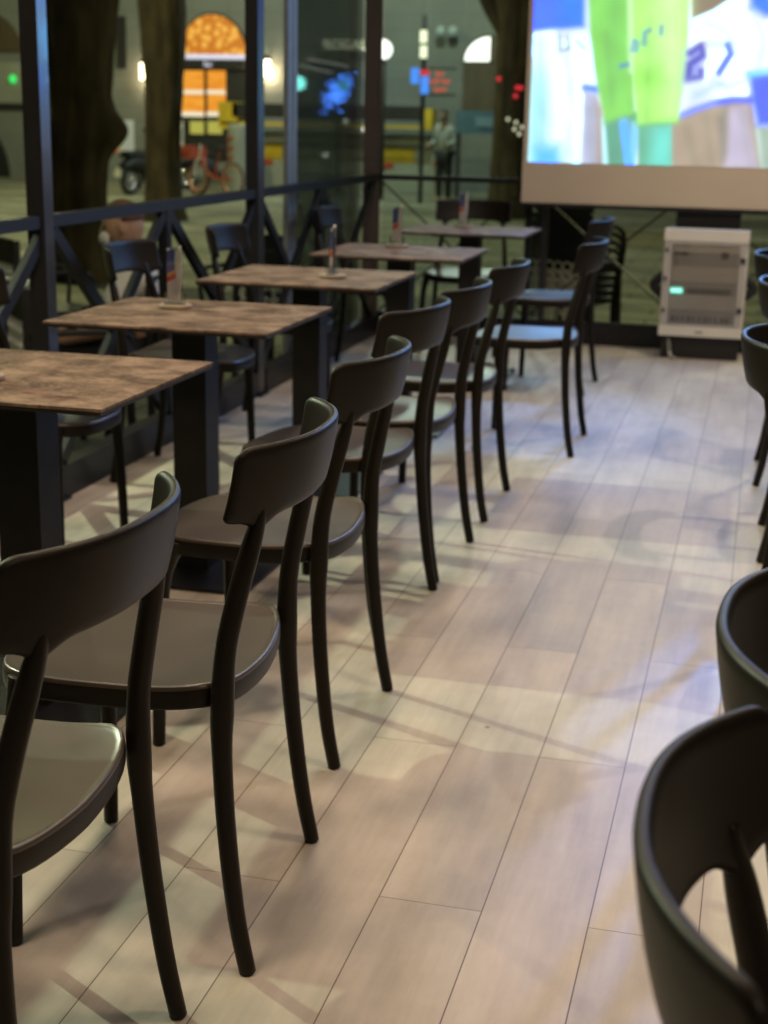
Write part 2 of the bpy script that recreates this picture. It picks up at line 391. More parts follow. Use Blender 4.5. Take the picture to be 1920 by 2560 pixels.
def ball(c, r, sc=(1, 1, 1), seg=16):
    bm = bmesh.new(); bmesh.ops.create_uvsphere(bm, u_segments=seg, v_segments=seg//2+2, radius=r)
    for v in bm.verts: v.co = Vector((v.co.x*sc[0], v.co.y*sc[1], v.co.z*sc[2])) + Vector(c)
    return bm
def torus(bm, c, R, r, axis='y', n=20, k=8):
    rings = []
    for i in range(n):
        a = 2*PI*i/n; row = []
        for j in range(k):
            b = 2*PI*j/k; rr = R + r*math.cos(b); h = r*math.sin(b)
            p = (rr*math.cos(a), h, rr*math.sin(a)) if axis == 'y' else ((h, rr*math.cos(a), rr*math.sin(a)) if axis == 'x' else (rr*math.cos(a), rr*math.sin(a), h))
            row.append(bm.verts.new(Vector(p)+Vector(c)))
        rings.append(row)
    for i in range(n):
        for j in range(k): bm.faces.new((rings[i][j], rings[i][(j+1) % k], rings[(i+1) % n][(j+1) % k], rings[(i+1) % n][j]))
    return bm
def prism(poly, axis, d0, d1):
    """polygon extruded along an axis; poly in the two other coordinates"""
    bm = bmesh.new()
    def mk(p, d):
        return {'x': (d, p[0], p[1]), 'y': (p[0], d, p[1]), 'z': (p[0], p[1], d)}[axis]
    a = [bm.verts.new(mk(p, d0)) for p in poly]; b = [bm.verts.new(mk(p, d1)) for p in poly]
    bm.faces.new(a); bm.faces.new(b[::-1])
    for i in range(len(poly)): bm.faces.new((a[i], b[i], b[(i+1) % len(poly)], a[(i+1) % len(poly)]))
    return bm
def dup(root, loc, rz, label=None, group=None):
    r = root.copy(); COL.objects.link(r); r.location = loc; r.rotation_euler = (0, 0, rz)
    if label: r['label'] = label
    if group: r['group'] = group
    for ch in list(root.children):
        c = ch.copy(); COL.objects.link(c); c.parent = r
        for g in ch.children:
            d = g.copy(); COL.objects.link(d); d.parent = c
    return r
def struct(name, bm, material, **k):
    o = link(name, bm, material, **k); o['kind'] = 'structure'; return o
def text(name, body, size, loc, rot, material, parent=None, depth=0.004, align='CENTER'):
    c = bpy.data.curves.new(name, 'FONT'); c.body = body; c.size = size; c.extrude = depth; c.align_x = align; c.align_y = 'CENTER'
    t = bpy.data.objects.new('tmp', c); COL.objects.link(t)
    dg = bpy.context.evaluated_depsgraph_get(); me = bpy.data.meshes.new_from_object(t.evaluated_get(dg))
    bpy.data.objects.remove(t); bpy.data.curves.remove(c)
    me.materials.append(M[material]); me.materials[0] = M[material] if len(me.materials) else None
    o = bpy.data.objects.new(name, me); COL.objects.link(o); o.location = loc; o.rotation_euler = rot
    if parent is not None: o.parent = parent
    return o

# ---------------------------------------------------------------- large structure
GZ = -0.30
YB = 8.85            # rear edge of the terrace
XL = -2.30           # railing line on the left
XC = -2.335
struct('floor', B(((XL-0.05, -2.5, -0.06), (4.0, YB+0.03, 0.0))), 'floor')
struct('ground', B(((-60, -20, GZ-0.5), (40, 80, GZ))), 'ground')
struct('terrace_platform', B(((XL-0.04, -2.5, GZ+0.004), (4.0, YB+0.02, -0.064))), 'black')
rf = struct('roof', B(((XL-0.5, -2.5, 2.80), (4.0, YB+0.4, 2.92))), 'roof')

# tall posts on the left side
def tall_post(x, y, w, d, label, material):
    t = thing('steel_post', label, 'post', (x, y, 0), 0, 'tall posts of the terrace')
    link('shaft', B(((-w/2, -d/2, 0.0), (w/2, d/2, 2.80))), material, t, bevel=0.004)
    link('base_plate', B(((-w/2-0.02, -d/2-0.02, 0.002), (w/2+0.02, d/2+0.02, 0.012))), 'steel', t)
    return t
tall_post(XL, 4.46, 0.062, 0.066, 'tall black post nearest on the left with a blue lit side', 'postblk')
tall_post(XL, 6.58, 0.062, 0.085, 'tall black post between the second tree and the pale lamp-lit wall', 'postblk')
tall_post(XC, YB-0.04, 0.085, 0.085, 'brown corner post where the glass side meets the rear railing', 'brownpost')

# left railing with X bracing
rl = thing('railing', 'black steel railing with crossed braces along the left side of the terrace', 'railing', (XL, 0, 0))
zt = 0.945
link('top_rail', B(((-0.022, -2.2, zt-0.02), (0.022, YB-0.09, zt+0.02))), 'steel', rl, bevel=0.003)
link('bottom_rail', B(((-0.04, -2.2, 0.0), (0.03, 4.42, 0.115)), ((-0.04, 4.50, 0), (0.03, 6.54, 0.115)), ((-0.04, 6.66, 0), (0.03, YB-0.1, 0.115))), 'steel', rl, bevel=0.004)
ys = [0.3, 1.36, 2.40, 3.44, 4.50, 5.50, 6.60, 7.62, 8.72]
for i, (a, b_) in enumerate(zip(ys, ys[1:])):
    link('brace', bar((-0.0, a+0.03, zt-0.03), (0.0, b_-0.03, 0.13), 0.028, 0.045), 'steel', rl)
    link('brace', bar((0.005, a+0.03, 0.13), (0.005, b_-0.03, zt-0.03), 0.024, 0.045), 'steel', rl)
for y in (1.36, 3.44, 5.50, 7.62):
    link('baluster', B(((-0.02, y-0.024, 0.117), (0.02, y+0.024, zt-0.022))), 'steel', rl)

# sliding glass on the left, beyond the second post
g = thing('sliding_glass_panel', 'tall sliding glass panel in a grey aluminium frame beyond the second post', 'glass panel', (XL-0.07, 0, 0))
link('stile', B(((-0.03, 7.30, 0.0), (-0.005, 7.37, 2.79)), ((-0.022, 7.37, 0.0), (-0.014, 7.39, 2.79)), ((-0.03, 7.39, 0), (-0.005, 7.45, 2.79))), 'alu', g, bevel=0.002)
link('rail', B(((-0.03, 7.452, 0.0), (-0.005, YB-0.10, 0.07))), 'alu', g); link('rail', B(((-0.03, 7.452, 2.7), (-0.005, YB-0.10, 2.79))), 'alu', g)
link('pane', B(((-0.021, 7.452, 0.072), (-0.013, YB-0.10, 2.698))), 'glass', g)
# glass at the rear between the corner and the screen
g = thing('rear_glass_panel', 'fixed glass panel between the corner post and the projection screen', 'glass panel', (0, YB+0.05, 0))
link('pane', B(((XC+0.05, -0.004, 0.05), (-1.30, 0.004, 2.75))), 'glass', g)
link('stile', B(((-1.30, -0.02, 0.0), (-1.26, 0.02, 2.79))), 'postblk', g, bevel=0.002)
link('rail', B(((XC+0.05, -0.02, 0.0), (-1.302, 0.02, 0.048))), 'postblk', g); link('rail', B(((XC+0.05, -0.02, 2.752), (-1.302, 0.02, 2.79))), 'postblk', g)

# rear railing with thin crossed rods
rr_ = thing('railing', 'black rear railing with thin crossed rods behind the screen and cabinet', 'railing', (0, YB, 0))
link('top_rail', B(((XC+0.045, -0.018, zt-0.015), (3.9, 0.018, zt+0.015))), 'steel', rr_)
link('bottom_rail', B(((XC+0.045, -0.03, 0.0), (3.9, 0.02, 0.135))), 'steel', rr_, bevel=0.003)
px_ = [XC+0.05, -1.37, -0.42, 0.52, 1.46, 2.4]
for a, b_ in zip(px_, px_[1:]):
    link('crossed_rod', T([(a, 0.0, zt-0.02), (b_, 0.0, 0.14)], 0.006, 8, 1, (0, 1, 0)), 'steel', rr_)
    link('crossed_rod', T([(a, 0.006, 0.14), (b_, 0.006, zt-0.02)], 0.006, 8, 1, (0, 1, 0)), 'steel', rr_)
for a in px_[1:]:
    link('baluster', B(((a-0.02, -0.017, 0.137), (a+0.02, 0.015, zt-0.017))), 'steel', rr_)

# ---------------------------------------------------------------- chairs
def band_y(x): return -0.293 + 0.085*(abs(x)/0.222)**2.45
def make_chair(label):
    t = thing('chair', label, 'chair', (0, 0, 0), 0, 'matching dark plastic chairs')
    # seat shell
    N = 72
    def outline(a):
        c, s = math.cos(a), math.sin(a); e = 3.4 if s > 0 else 3.4 + 6.0*min(1, -2.2*s)
        k = (abs(c)**e + abs(s)**e)**(-1/e)
        x, y = k*c, k*s
        w = 0.207 - 0.001*y
        X = x*w; Y = 0.013 + y*0.200
        if y < 0: Y += (0.022 - 0.030*(1-x*x))*(-y)**3      # rear edge bulges out between the posts
        if y > 0: Y += 0.012*(1-x*x)
        return X, Y
    def zt_(x, y, r):
        u = abs(x)/0.207; v = (y-0.015)/0.2
        z = 0.458 - 0.012*(1-min(1, r)**2) 
        z += 0.022*min(1.1, max(0, u))**5*min(1.0, max(0, -v))**3        # rises into the rear posts
        z += -0.010*max(0, v)**4 - 0.006*max(0, 1-u)*max(0, -v)
        return z
    bm = bmesh.new(); cen = bm.verts.new((0, 0.015, zt_(0, 0.015, 0))); prev = None; rings = []
    for r in (0.15, 0.3, 0.45, 0.6, 0.72, 0.82, 0.89, 0.94, 0.97):
        ring = []
        for k in range(N):
            X, Y = outline(2*PI*k/N); X *= r; Y = 0.015 + (Y-0.015)*r
            ring.append(bm.verts.new((X, Y, zt_(X, Y, r))))
        rings.append(ring)
    for dz, r in ((0.001, 0.982), (-0.002, 0.993), (-0.007, 1.0), (-0.020, 1.002), (-0.034, 1.0), (-0.038, 0.992), (-0.038, 0.955), (-0.012, 0.94)):
        ring = []
        for k in range(N):
            X0, Y0 = outline(2*PI*k/N); X = X0*r; Y = 0.015+(Y0-0.015)*r
            ring.append(bm.verts.new((X, Y, zt_(X0, Y0, 1.0)+dz)))
        rings.append(ring)
    rim = set(v for r_ in rings[11:] for v in r_)
    for k in range(N): bm.faces.new((cen, rings[0][k], rings[0][(k+1) % N]))
    for r0, r1 in zip(rings, rings[1:]):
        for k in range(N): bm.faces.new((r0[k], r1[k], r1[(k+1) % N], r0[(k+1) % N]))
    bm.faces.new(rings[-1])
    bm.faces.ensure_lookup_table()
    for f in bm.faces:                      # moulded rim is the plain frame plastic, the sitting surface its lighter copy with light painted in
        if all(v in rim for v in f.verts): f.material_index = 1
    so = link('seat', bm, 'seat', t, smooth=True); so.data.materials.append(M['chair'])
    # curved backrest band
    bm = bmesh.new(); NX = 56; NZ = 12; zc = 0.842; lean = 0.20; th = 0.0075
    Wd = 0.222; grid = {}
    def corner(t_, lo, hi):
        # rounded ends of the band
        R = 0.019; d = (1-abs(t_))*Wd
        if d < R:
            q = R - math.sqrt(max(0, R*R-(R-d)**2)); return lo+q*0.5, hi-q
        return lo, hi
    ts = [math.sin(PI/2*(-1+2*i/NX)) if False else (-1+2*i/NX) for i in range(NX+1)]
    ts = [math.copysign(1-(1-abs(q))**1.35, q) for q in ts]
    for i, tt in enumerate(ts):
        x = tt*Wd*0.995
        lo = 0.724; hi = zc - 0.003*tt*tt
        d = abs(abs(x)-0.166)
        lo -= 0.016*math.exp(-(d/0.021)**2)
        if abs(x) < 0.166: lo += 0.006*(1-(x/0.166)**2)
        lo, hi = corner(tt, lo, hi)
        for j in range(NZ+1):
            v = j/NZ; v = 0.5-0.5*math.cos(PI*v); z = lo + (hi-lo)*v
            y = band_y(x) + lean*(zc-z) - 0.003*math.sin(PI*min(1, max(0, (z-0.72)/0.12)))
            sl = 2.45*0.090/0.222*(abs(x)/0.222)**1.45*math.copysign(1, x); nx = Vector((-sl, 1, 0)).normalized()
            e = min(v, 1-v); eh = min(1, (min(z-lo, hi-z)+0.0001)/0.008); ex = min(1, ((1-abs(tt))*Wd+0.0005)/0.008)
            q = th*math.sqrt(max(0.02, 1-(1-min(eh, ex))**2))
            for s_ in (1, -1):
                grid[i, j, s_] = bm.verts.new(Vector((x, y, z)) + nx*(q*s_))
    for i in range(NX):
        for j in range(NZ):
            bm.faces.new((grid[i, j, 1], grid[i, j+1, 1], grid[i+1, j+1, 1], grid[i+1, j, 1]))
            bm.faces.new((grid[i, j, -1], grid[i+1, j, -1], grid[i+1, j+1, -1], grid[i, j+1, -1]))
    for i in range(NX):
        for j in (0, NZ): bm.faces.new((grid[i, j, 1], grid[i+1, j, 1], grid[i+1, j, -1], grid[i, j, -1]))
    for j in range(NZ):
        for i in (0, NX): bm.faces.new((grid[i, j, 1], grid[i, j, -1], grid[i, j+1, -1], grid[i, j+1, 1]))
    link('backrest', bm, 'chair', t, smooth=True)
    for s in (1, -1):
        pts = [(0.222, -0.222, 0.0, .0130, .0135), (0.220, -0.203, 0.10, .0136, .0143), (0.214, -0.187, 0.24, .0140, .0150), (0.207, -0.179, 0.36, .0145, .0160),
               (0.201, -0.178, 0.43, .0160, .0185), (0.196, -0.182, 0.52, .0140, .0168), (0.187, -0.197, 0.60, .0135, .0162), (0.175, -0.216, 0.68, .0135, .0150),
               (0.168, -0.2285, 0.730, .0125, .0100), (0.165, -0.2315, 0.755, .009, .0045)]
        bm = bmesh.new(); tube(bm, [(s*p[0], *p[1:]) for p in pts], 14, 6, (1, 0, 0))
        link('leg', bm, 'chair', t, smooth=True)
        pts = [(0.218, 0.168, 0.0, .0135, .0135), (0.214, 0.165, 0.15, .0145, .0145), (0.204, 0.16, 0.34, .0165, .0165), (0.193, 0.152, 0.405, .020, .021), (0.180, 0.143, 0.442, .030, .032)]
        bm = bmesh.new(); tube(bm, [(s*p[0], *p[1:]) for p in pts], 14, 6, (1, 0, 0))
        link('leg', bm, 'chair', t, smooth=True)
    return t
L = math.radians
# right row of the tables, facing left (+90 deg turns +Y to -X)
GR = 'matching dark plastic chairs'
spots = [
 (-0.970, 1.565, 90, 'nearest dark brown chair of the row by the tables, cut by the left edge'),
 (-0.925, 2.130, 94, 'second chair of the table row, its empty brown seat seen behind the nearest chair'),
 (-0.990, 2.905, 90, 'third chair from the front in the row drawn up to the tables'),
 (-1.075, 3.700, 84, 'fourth chair of the table row, its legs touching those of the next chair'),
 (-1.055, 4.200, 88, 'fifth chair of the table row, its rear leg beside that of the fourth'),
 (-1.050, 4.890, 90, 'sixth chair of the table row with blue light on the edge of its seat'),
 (-0.900, 5.960, 90, 'chair with a bright blue lit seat standing out nearest the aisle at the far end'),
 (-1.015, 7.330, 88, 'farthest chair of the table row, blue lit seat in front of the stacked garden chairs'),
 # left row, facing right, backs to the railing
 (-2.020, 3.850, -90, 'chair under the nearest table by the left railing, only seat and legs showing'),
 (-2.00, 5.00, -88, 'chair by the left railing with blue backrest in front of the seated person'),
 (-1.985, 5.970, -88, 'chair by the left railing with blue backrest at the second tall post'),
 (-1.985, 7.450, -88, 'chair with small blue backrest in front of the sliding glass panel'),
 # far end, facing the camera side
 (-1.64, 8.30, 180, 'brown-backed chair at the far end behind the last table, facing down the room'),
 # right edge
 (0.245, 0.960, -90, 'large dark chair back at the lower right corner, nearest to the viewer'),
 (0.285, 1.400, -93, 'curved chair back at the right edge just behind the nearest right one'),
 (0.265, 3.450, -90, 'chair back at the right edge halfway along the aisle'),
 (0.290, 4.700, -90, 'chair at the right edge beside the white cabinet, the nearer one of the upper pair'),
 (0.265, 5.710, -90, 'chair at the right edge beside the white cabinet, the farther one of the upper pair'),
]
ch0 = None
for x, y, a, lab in spots:
    if ch0 is None:
        ch0 = make_chair(lab); ch0.location = (x, y, 0); ch0.rotation_euler = (0, 0, L(a))
    else: dup(ch0, (x, y, 0), L(a), lab)

# ---------------------------------------------------------------- tables
def make_table(label):
    t = thing('table', label, 'table', (0, 0, 0), 0, 'square café tables along the railing')
    link('tabletop', B(((-0.318, -0.300, 0.744), (0.318, 0.300, 0.750))), 'tabletop', t, bevel=0.0015)
    link('tabletop_core', B(((-0.316, -0.298, 0.736), (0.316, 0.298, 0.7438))), 'edge', t)
    link('top_plate', B(((-0.17, -0.17, 0.722), (0.17, 0.17, 0.7358))), 'steel', t)
    link('column', B(((-0.05, -0.05, 0.012), (0.05, 0.05, 0.7218))), 'column', t, bevel=0.004)
    link('base', B(((-0.225, -0.225, 0.002), (0.225, 0.225, 0.0118))), 'steel', t, bevel=0.003)
    return t
tb = [(-1.53, 1.66, 'table at the left edge behind the nearest chair, only a corner showing'),
      (-1.515, 2.835, 'nearest brown marbled café table, cut by the left edge'),
      (-1.545, 3.900, 'second brown marbled café table with a menu stand on a round base'),
      (-1.545, 5.010, 'third brown marbled café table, between the second and fourth'),
      (-1.485, 6.120, 'fourth brown café table, next to last before the rear glass'),
      (-1.455, 7.500, 'farthest brown café table, in front of the rear glass')]
t0 = None
for x, y, lab in tb:
    if t0 is None: t0 = make_table(lab); t0.location = (x, y, 0)
    else: dup(t0, (x, y, 0), 0, lab)

# menu stands
def card_mat():
    Mx, n, b = nodes('printed_drinks_card')
    tc = n.nodes.new('ShaderNodeTexCoord'); sp = n.nodes.new('ShaderNodeSeparateXYZ'); n.links.new(tc.outputs['Object'], sp.inputs[0])
    s = mth(n, 'ADD', sp.outputs[2], mth(n, 'MULTIPLY', sp.outputs[0], -0.5))
    c = ramp(n, mth(n, 'MULTIPLY', s, 5.2), [(0.0, (0.75, 0.72, 0.72)), (0.30, (0.80, 0.74, 0.74)), (0.44, (0.75, 0.04, 0.03)), (0.52, (0.80, 0.40, 0.06)), (0.57, (0.04, 0.07, 0.42)), (0.80, (0.03, 0.05, 0.30)), (0.90, (0.75, 0.74, 0.78))])
    c.node.color_ramp.interpolation = 'CONSTANT'
    a = noise_tex(n, tc.outputs['Object'], 60, 2)
    n.links.new(mix(n, 0.1, c, a), b.inputs['Base Color']); b.inputs['Roughness'].default_value = 0.3
    return Mx
M['card'] = card_mat()
def make_menu(label):
    t = thing('menu_stand', label, 'menu stand', (0, 0, 0), 0, 'menu stands on the tables')
    link('base', lathe([(0.046, 0.001), (0.049, 0.003), (0.049, 0.010), (0.046, 0.012)], 40), 'wood', t)
    link('holder', B(((-0.030, -0.014, 0.0121), (-0.027, 0.014, 0.045)), ((0.027, -0.014, 0.0121), (0.030, 0.014, 0.045)), ((-0.0268, -0.014, 0.0121), (0.0268, 0.014, 0.016))), 'acrylic', t)
    link('clear_sleeve', B(((-0.022, -0.0065, 0.017), (0.022, -0.0050, 0.176)), ((-0.022, 0.0050, 0.017), (0.022, 0.0065, 0.172))), 'acrylic', t)
    link('card', B(((-0.021, -0.0040, 0.030), (0.001, 0.0010, 0.170))), 'card', t)
    link('leaflet', prism([(0.006, 0.02), (0.014, 0.02), (0.020, 0.10), (0.019, 0.18), (0.010, 0.172), (0.004, 0.10)], 'y', -0.0035, 0.0035), 'paperwhite', t)
    link('leaflet_back', B(((-0.001, 0.0015, 0.018), (0.0055, 0.0040, 0.110))), 'card', t)
    return t
mn = [(-1.565, 2.74, 20, 'menu stand on the nearest table, just its round base at the left edge'),
      (-1.640, 3.99, 12, 'menu stand with blue and red card on the second table'),
      (-1.455, 4.98, 88, 'slim menu stand seen almost edge-on on the third table'),
      (-1.550, 6.30, 25, 'menu stand with blue and red card on the fourth table'),
      (-1.530, 7.66, 5, 'menu stand with blue card on the farthest table')]
m0 = None
for x, y, a, lab in mn:
    if m0 is None: m0 = make_menu(lab); m0.location = (x, y, 0.7505); m0.rotation_euler = (0, 0, L(a))
    else: dup(m0, (x, y, 0.7505), L(a), lab)

# ---------------------------------------------------------------- projection screen
def srgb(c): 
    c = np.asarray(c, float)/255.0
    return np.where(c <= 0.04045, c/12.92, ((c+0.055)/1.055)**2.4)
YS = YB-0.20
c0 = PY(1335, 0, YS); cb_ = PY(1321, 405, YS)
X0 = 0.5*(c0.x+cb_.x); Z0 = PY(1450, 408, YS).z
X1 = X0+2.55; Z1 = Z0+1.43
scn = thing('projection_screen', 'large white projection screen showing a blurred football close-up', 'projection screen', (0, YS, 0))
def soft_poly(px, py, poly, w):
    poly = np.array(poly, float); n = len(poly); d2 = np.full(px.shape, 1e12); ins = np.zeros(px.shape, bool)
    for i in range(n):
        a = poly[i]; b = poly[(i+1) % n]; e = b-a
        t = np.clip(((px-a[0])*e[0]+(py-a[1])*e[1])/(e@e), 0, 1)
        dx = px-(a[0]+t*e[0]); dy = py-(a[1]+t*e[1]); d2 = np.minimum(d2, dx*dx+dy*dy)
        cnd = ((a[1] <= py) != (b[1] <= py))
        with np.errstate(divide='ignore', invalid='ignore'):
            xi = a[0]+(py-a[1])/(b[1]-a[1] if b[1] != a[1] else 1e-9)*(b[0]-a[0])
        ins ^= cnd & (px < xi)
    sd = np.sqrt(d2)*np.where(ins, 1, -1)
    q = np.clip(sd/w*0.5+0.5, 0, 1); return q*q*(3-2*q)
def soft_line(px, py, pts, r, w):
    d2 = np.full(px.shape, 1e12)
    for a, b in zip(pts, pts[1:]):
        a = np.array(a, float); b = np.array(b, float); e = b-a
        t = np.clip(((px-a[0])*e[0]+(py-a[1])*e[1])/(e@e+1e-9), 0, 1)
        d2 = np.minimum(d2, (px-a[0]-t*e[0])**2+(py-a[1]-t*e[1])**2)
    q = np.clip((r-np.sqrt(d2))/w*0.5+0.5, 0, 1); return q*q*(3-2*q)
def picture(px, py):
    C = np.zeros(px.shape+(3,)); C[:] = srgb((232, 255, 255))
    def lay(m, col, k=1.0):
        nonlocal C
        C = C*(1-(m*k)[..., None]) + srgb(col)*(m*k)[..., None]
    lay(soft_poly(px, py, [(250, 420), (340, 500), (330, 800), (420, 980), (220, 1000)], 130), (150, 240, 255))
    lay(soft_poly(px, py, [(400, 200), (560, 200), (620, 480), (560, 900), (420, 800)], 90), (255, 255, 255))
    lay(soft_poly(px, py, [(280, 880), (420, 860), (430, 990), (270, 990)], 60), (110, 190, 250))
    lay(soft_poly(px, py, [(200, -900), (575, -900), (568, 158), (400, 172), (200, 196)], 22), (86, 120, 255))
    lay(soft_poly(px, py, [(430, -900), (575, -900), (568, 150), (430, 165)], 90), (50, 130, 250))
    lay(soft_poly(px, py, [(570, 540), (650, 560), (700, 1000), (552, 1000)], 24), (182, 188, 220))
    lay(soft_poly(px, py, [(640, 600), (680, 640), (690, 1000), (640, 1000)], 40), (165, 150, 140))
    lay(soft_line(px, py, [(578, 520), (640, 530)], 22, 26), (70, 130, 230))
    lay(soft_poly(px, py, [(675, 700), (720, 700), (720, 1000), (680, 1000)], 12), (190, 250, 255))
    lay(soft_poly(px, py, [(690, 690), (890, 660), (860, 1000), (716, 1000)], 14), (88, 160, 135))
    lay(soft_poly(px, py, [(772, 690), (825, 700), (872, 1000), (815, 1000)], 18), (110, 185, 255))
    lay(soft_poly(px, py, [(850, 720), (895, 720), (890, 860), (868, 1000), (845, 900)], 18), (140, 215, 255))
    lay(soft_poly(px, py, [(888, 700), (1130, 690), (1096, 1000), (888, 1000)], 14), (96, 180, 150))
    lay(soft_poly(px, py, [(980, 740), (1110, 740), (1090, 1000), (960, 1000)], 60), (105, 215, 200))
    lay(soft_poly(px, py, [(1090, 700), (1350, 560), (1560, 560), (1625, 1050), (1092, 1050)], 16), (166, 150, 132))
    lay(soft_poly(px, py, [(1420, 640), (1530, 620), (1600, 1000), (1400, 1000)], 40), (188, 180, 205))
    lay(soft_poly(px, py, [(1360, 700), (1420, 620), (1410, 900), (1390, 960)], 40), (130, 130, 120))
    lay(soft_poly(px, py, [(1590, 740), (3600, 740), (3600, 1100), (1620, 1100)], 40), (150, 175, 160))
    lay(soft_poly(px, py, [(1170, 280), (1215, 110), (1400, 10), (1500, -60), (1500, -900), (3600, -900), (3600, 430), (1530, 440), (1556, 590), (1380, 590), (1142, 690)], 20), (250, 255, 255))
    lay(soft_line(px, py, [(1150, 680), (1220, 648), (1330, 610), (1450, 592), (1556, 592)], 20, 24), (72, 100, 235))
    lay(soft_poly(px, py, [(1540, 430), (3600, 380), (3600, 745), (1595, 745), (1562, 600)], 34), (78, 96, 255))
    lay(soft_line(px, py, [(1545, 440), (1760, 400)], 16, 34), (130, 225, 255))
    lay(soft_poly(px, py, [(1520, -900), (2500, -900), (2300, 60), (1760, 95), (1640, 105), (1550, 50)], 44), (0, 118, 240))
    lay(soft_poly(px, py, [(1205, -900), (1445, -900), (1430, -5), (1330, 60), (1208, 112)], 14), (128, 118, 98))
    lay(soft_poly(px, py, [(560, -900), (840, -900), (852, 300), (872, 670), (695, 728), (640, 470), (606, 200)], 16), (128, 214, 98))
    lay(soft_poly(px, py, [(690, -900), (760, -900), (780, 420), (740, 560)], 90), (112, 196, 96))
    lay(soft_poly(px, py, [(832, -900), (1214, -900), (1180, 400), (1122, 724), (886, 742), (856, 420)], 14), (172, 250, 122))
    lay(soft_poly(px, py, [(980, -900), (1190, -900), (1150, 500), (1090, 650), (1020, 330)], 120), (206, 255, 170))
    lay(soft_poly(px, py, [(900, 420), (1010, 400), (1040, 480), (960, 540), (890, 500)], 80), (140, 228, 88))
    lay(soft_line(px, py, [(838, -60), (848, 420)], 9, 26), (205, 255, 190))
    lay(soft_line(px, py, [(1120, 722), (880, 742), (870, 680), (700, 728)], 8, 34), (110, 190, 110), 0.8)
    for pts in ([(856, 300), (868, 240), (884, 255), (880, 300)], [(925, 262), (930, 192), (960, 178)], [(1026, 200), (1028, 160)], [(790, 392), (828, 382)]):
        lay(soft_line(px, py, pts, 11, 20), (40, 120, 200), 0.85)
    for pts in ([(425, 215), (430, 300), (468, 292)], [(470, 220), (484, 285)], [(530, 250), (570, 285)]):
        lay(soft_line(px, py, pts, 9, 26), (60, 140, 190), 0.75)
    lay(soft_poly(px, py, [(1180, 300), (1290, 250), (1290, 350), (1250, 480), (1160, 490)], 50), (150, 165, 235))
    lay(soft_line(px, py, [(1196, 316), (1262, 270), (1274, 330), (1196, 380), (1186, 470), (1262, 455), (1262, 420)], 19, 22), (58, 66, 190))
    lay(soft_line(px, py, [(1330, 262), (1420, 262)], 14, 40), (190, 225, 245))
    lay(soft_line(px, py, [(1422, 268), (1440, 318), (1368, 432)], 19, 20), (40, 92, 225))
    lay(soft_poly(px, py, [(1180, 500), (1330, 500), (1330, 600), (1160, 650)], 70), (190, 215, 255), 0.7)
    for pts in ([(300, 260), (330, 520), (320, 860)], [(470, 330), (500, 620), (470, 900)], [(1330, 470), (1420, 520), (1520, 480)], [(1290, 130), (1420, 200), (1500, 330)], [(1240, 560), (1380, 500)], [(1560, 60), (1640, 250), (1600, 380)]):
        lay(soft_line(px, py, pts, 10, 60), (120, 190, 235), 0.55)
    for pts in ([(1180, 760), (1230, 980)], [(1290, 700), (1330, 980)], [(600, 650), (615, 980)], [(1500, 660), (1560, 980)], [(700, 200), (735, 620)], [(960, 120), (940, 700)]):
        lay(soft_line(px, py, pts, 8, 50), (90, 120, 90), 0.35)
    C = C*(1+0.07*np.sin(px*0.021+1.3*np.sin(py*0.013))*np.sin(py*0.017+0.9*np.sin(px*0.011)))[..., None]
    lum = C.min(-1); w_ = np.clip((lum-0.72)/0.2, 0, 1)[..., None]
    C = C*(1 + w_*np.array([0.0, 3.0, 7.0]))
    bl = np.clip((C[..., 2]-0.75)/0.2, 0, 1)*np.clip((0.45-C[..., 0])/0.3, 0, 1)
    C[..., 2] *= 1+2.0*bl; C[..., 0] *= 1-0.35*bl
    return C
def screen_image():
    NX, NZ = 380, 214
    xs = np.linspace(X0, X1, NX+1); zs = np.linspace(Z0, Z1, NZ+1)
    GX, GZ_ = np.meshgrid(xs, zs)
    d = np.stack([GX, np.full(GX.shape, YS), GZ_-H], -1)
    dep = d@np.array(CF); ix = 960+FPX*(d@np.array(CR))/dep; iy = 1280-FPX*(d@np.array(CU))/dep
    col = picture((ix-1220)*2.37, iy*2.37)
    verts = np.stack([GX, np.full(GX.shape, -0.004), GZ_], -1).reshape(-1, 3)
    idx = np.arange((NX+1)*(NZ+1)).reshape(NZ+1, NX+1)
    faces = np.stack([idx[:-1, :-1], idx[:-1, 1:], idx[1:, 1:], idx[1:, :-1]], -1).reshape(-1, 4)
    me = bpy.data.meshes.new('projected_picture'); me.from_pydata(verts.tolist(), [], faces.tolist())
    at = me.color_attributes.new('picture', 'FLOAT_COLOR', 'POINT')
    at.data.foreach_set('color', np.concatenate([col.reshape(-1, 3), np.ones((col.shape[0]*col.shape[1], 1))], 1).ravel())
    Mx, n, b = nodes('projected_football_picture')
    va = n.nodes.new('ShaderNodeAttribute'); va.attribute_name = 'picture'
    b.inputs['Base Color'].default_value = (0.1, 0.1, 0.1, 1)
    n.links.new(va.outputs['Color'], b.inputs['Emission Color']); b.inputs['Emission Strength'].default_value = 1.15
    me.materials.append(Mx)
    o = bpy.data.objects.new('projected_picture', me); COL.objects.link(o); o.parent = scn
screen_image()
ZB = PY(1450, 519, YS).z; XA = PY(1302, 513, YS).x
M['sheet'] = mat('screen_cloth', (0.50, 0.42, 0.32), 0.8, noise=(2, 0.03, U))
link('cloth', B(((XA, 0.0, ZB+0.02), (X1+0.04, 0.006, Z1+0.1))), 'sheet', scn)
link('weight_bar', B(((XA-0.004, -0.012, ZB-0.002), (X1+0.045, 0.012, ZB+0.018))), 'steel', scn, bevel=0.003)
link('roller_case', B(((XA-0.05, -0.05, Z1+0.1), (X1+0.1, 0.05, Z1+0.19))), 'white', scn, bevel=0.01)

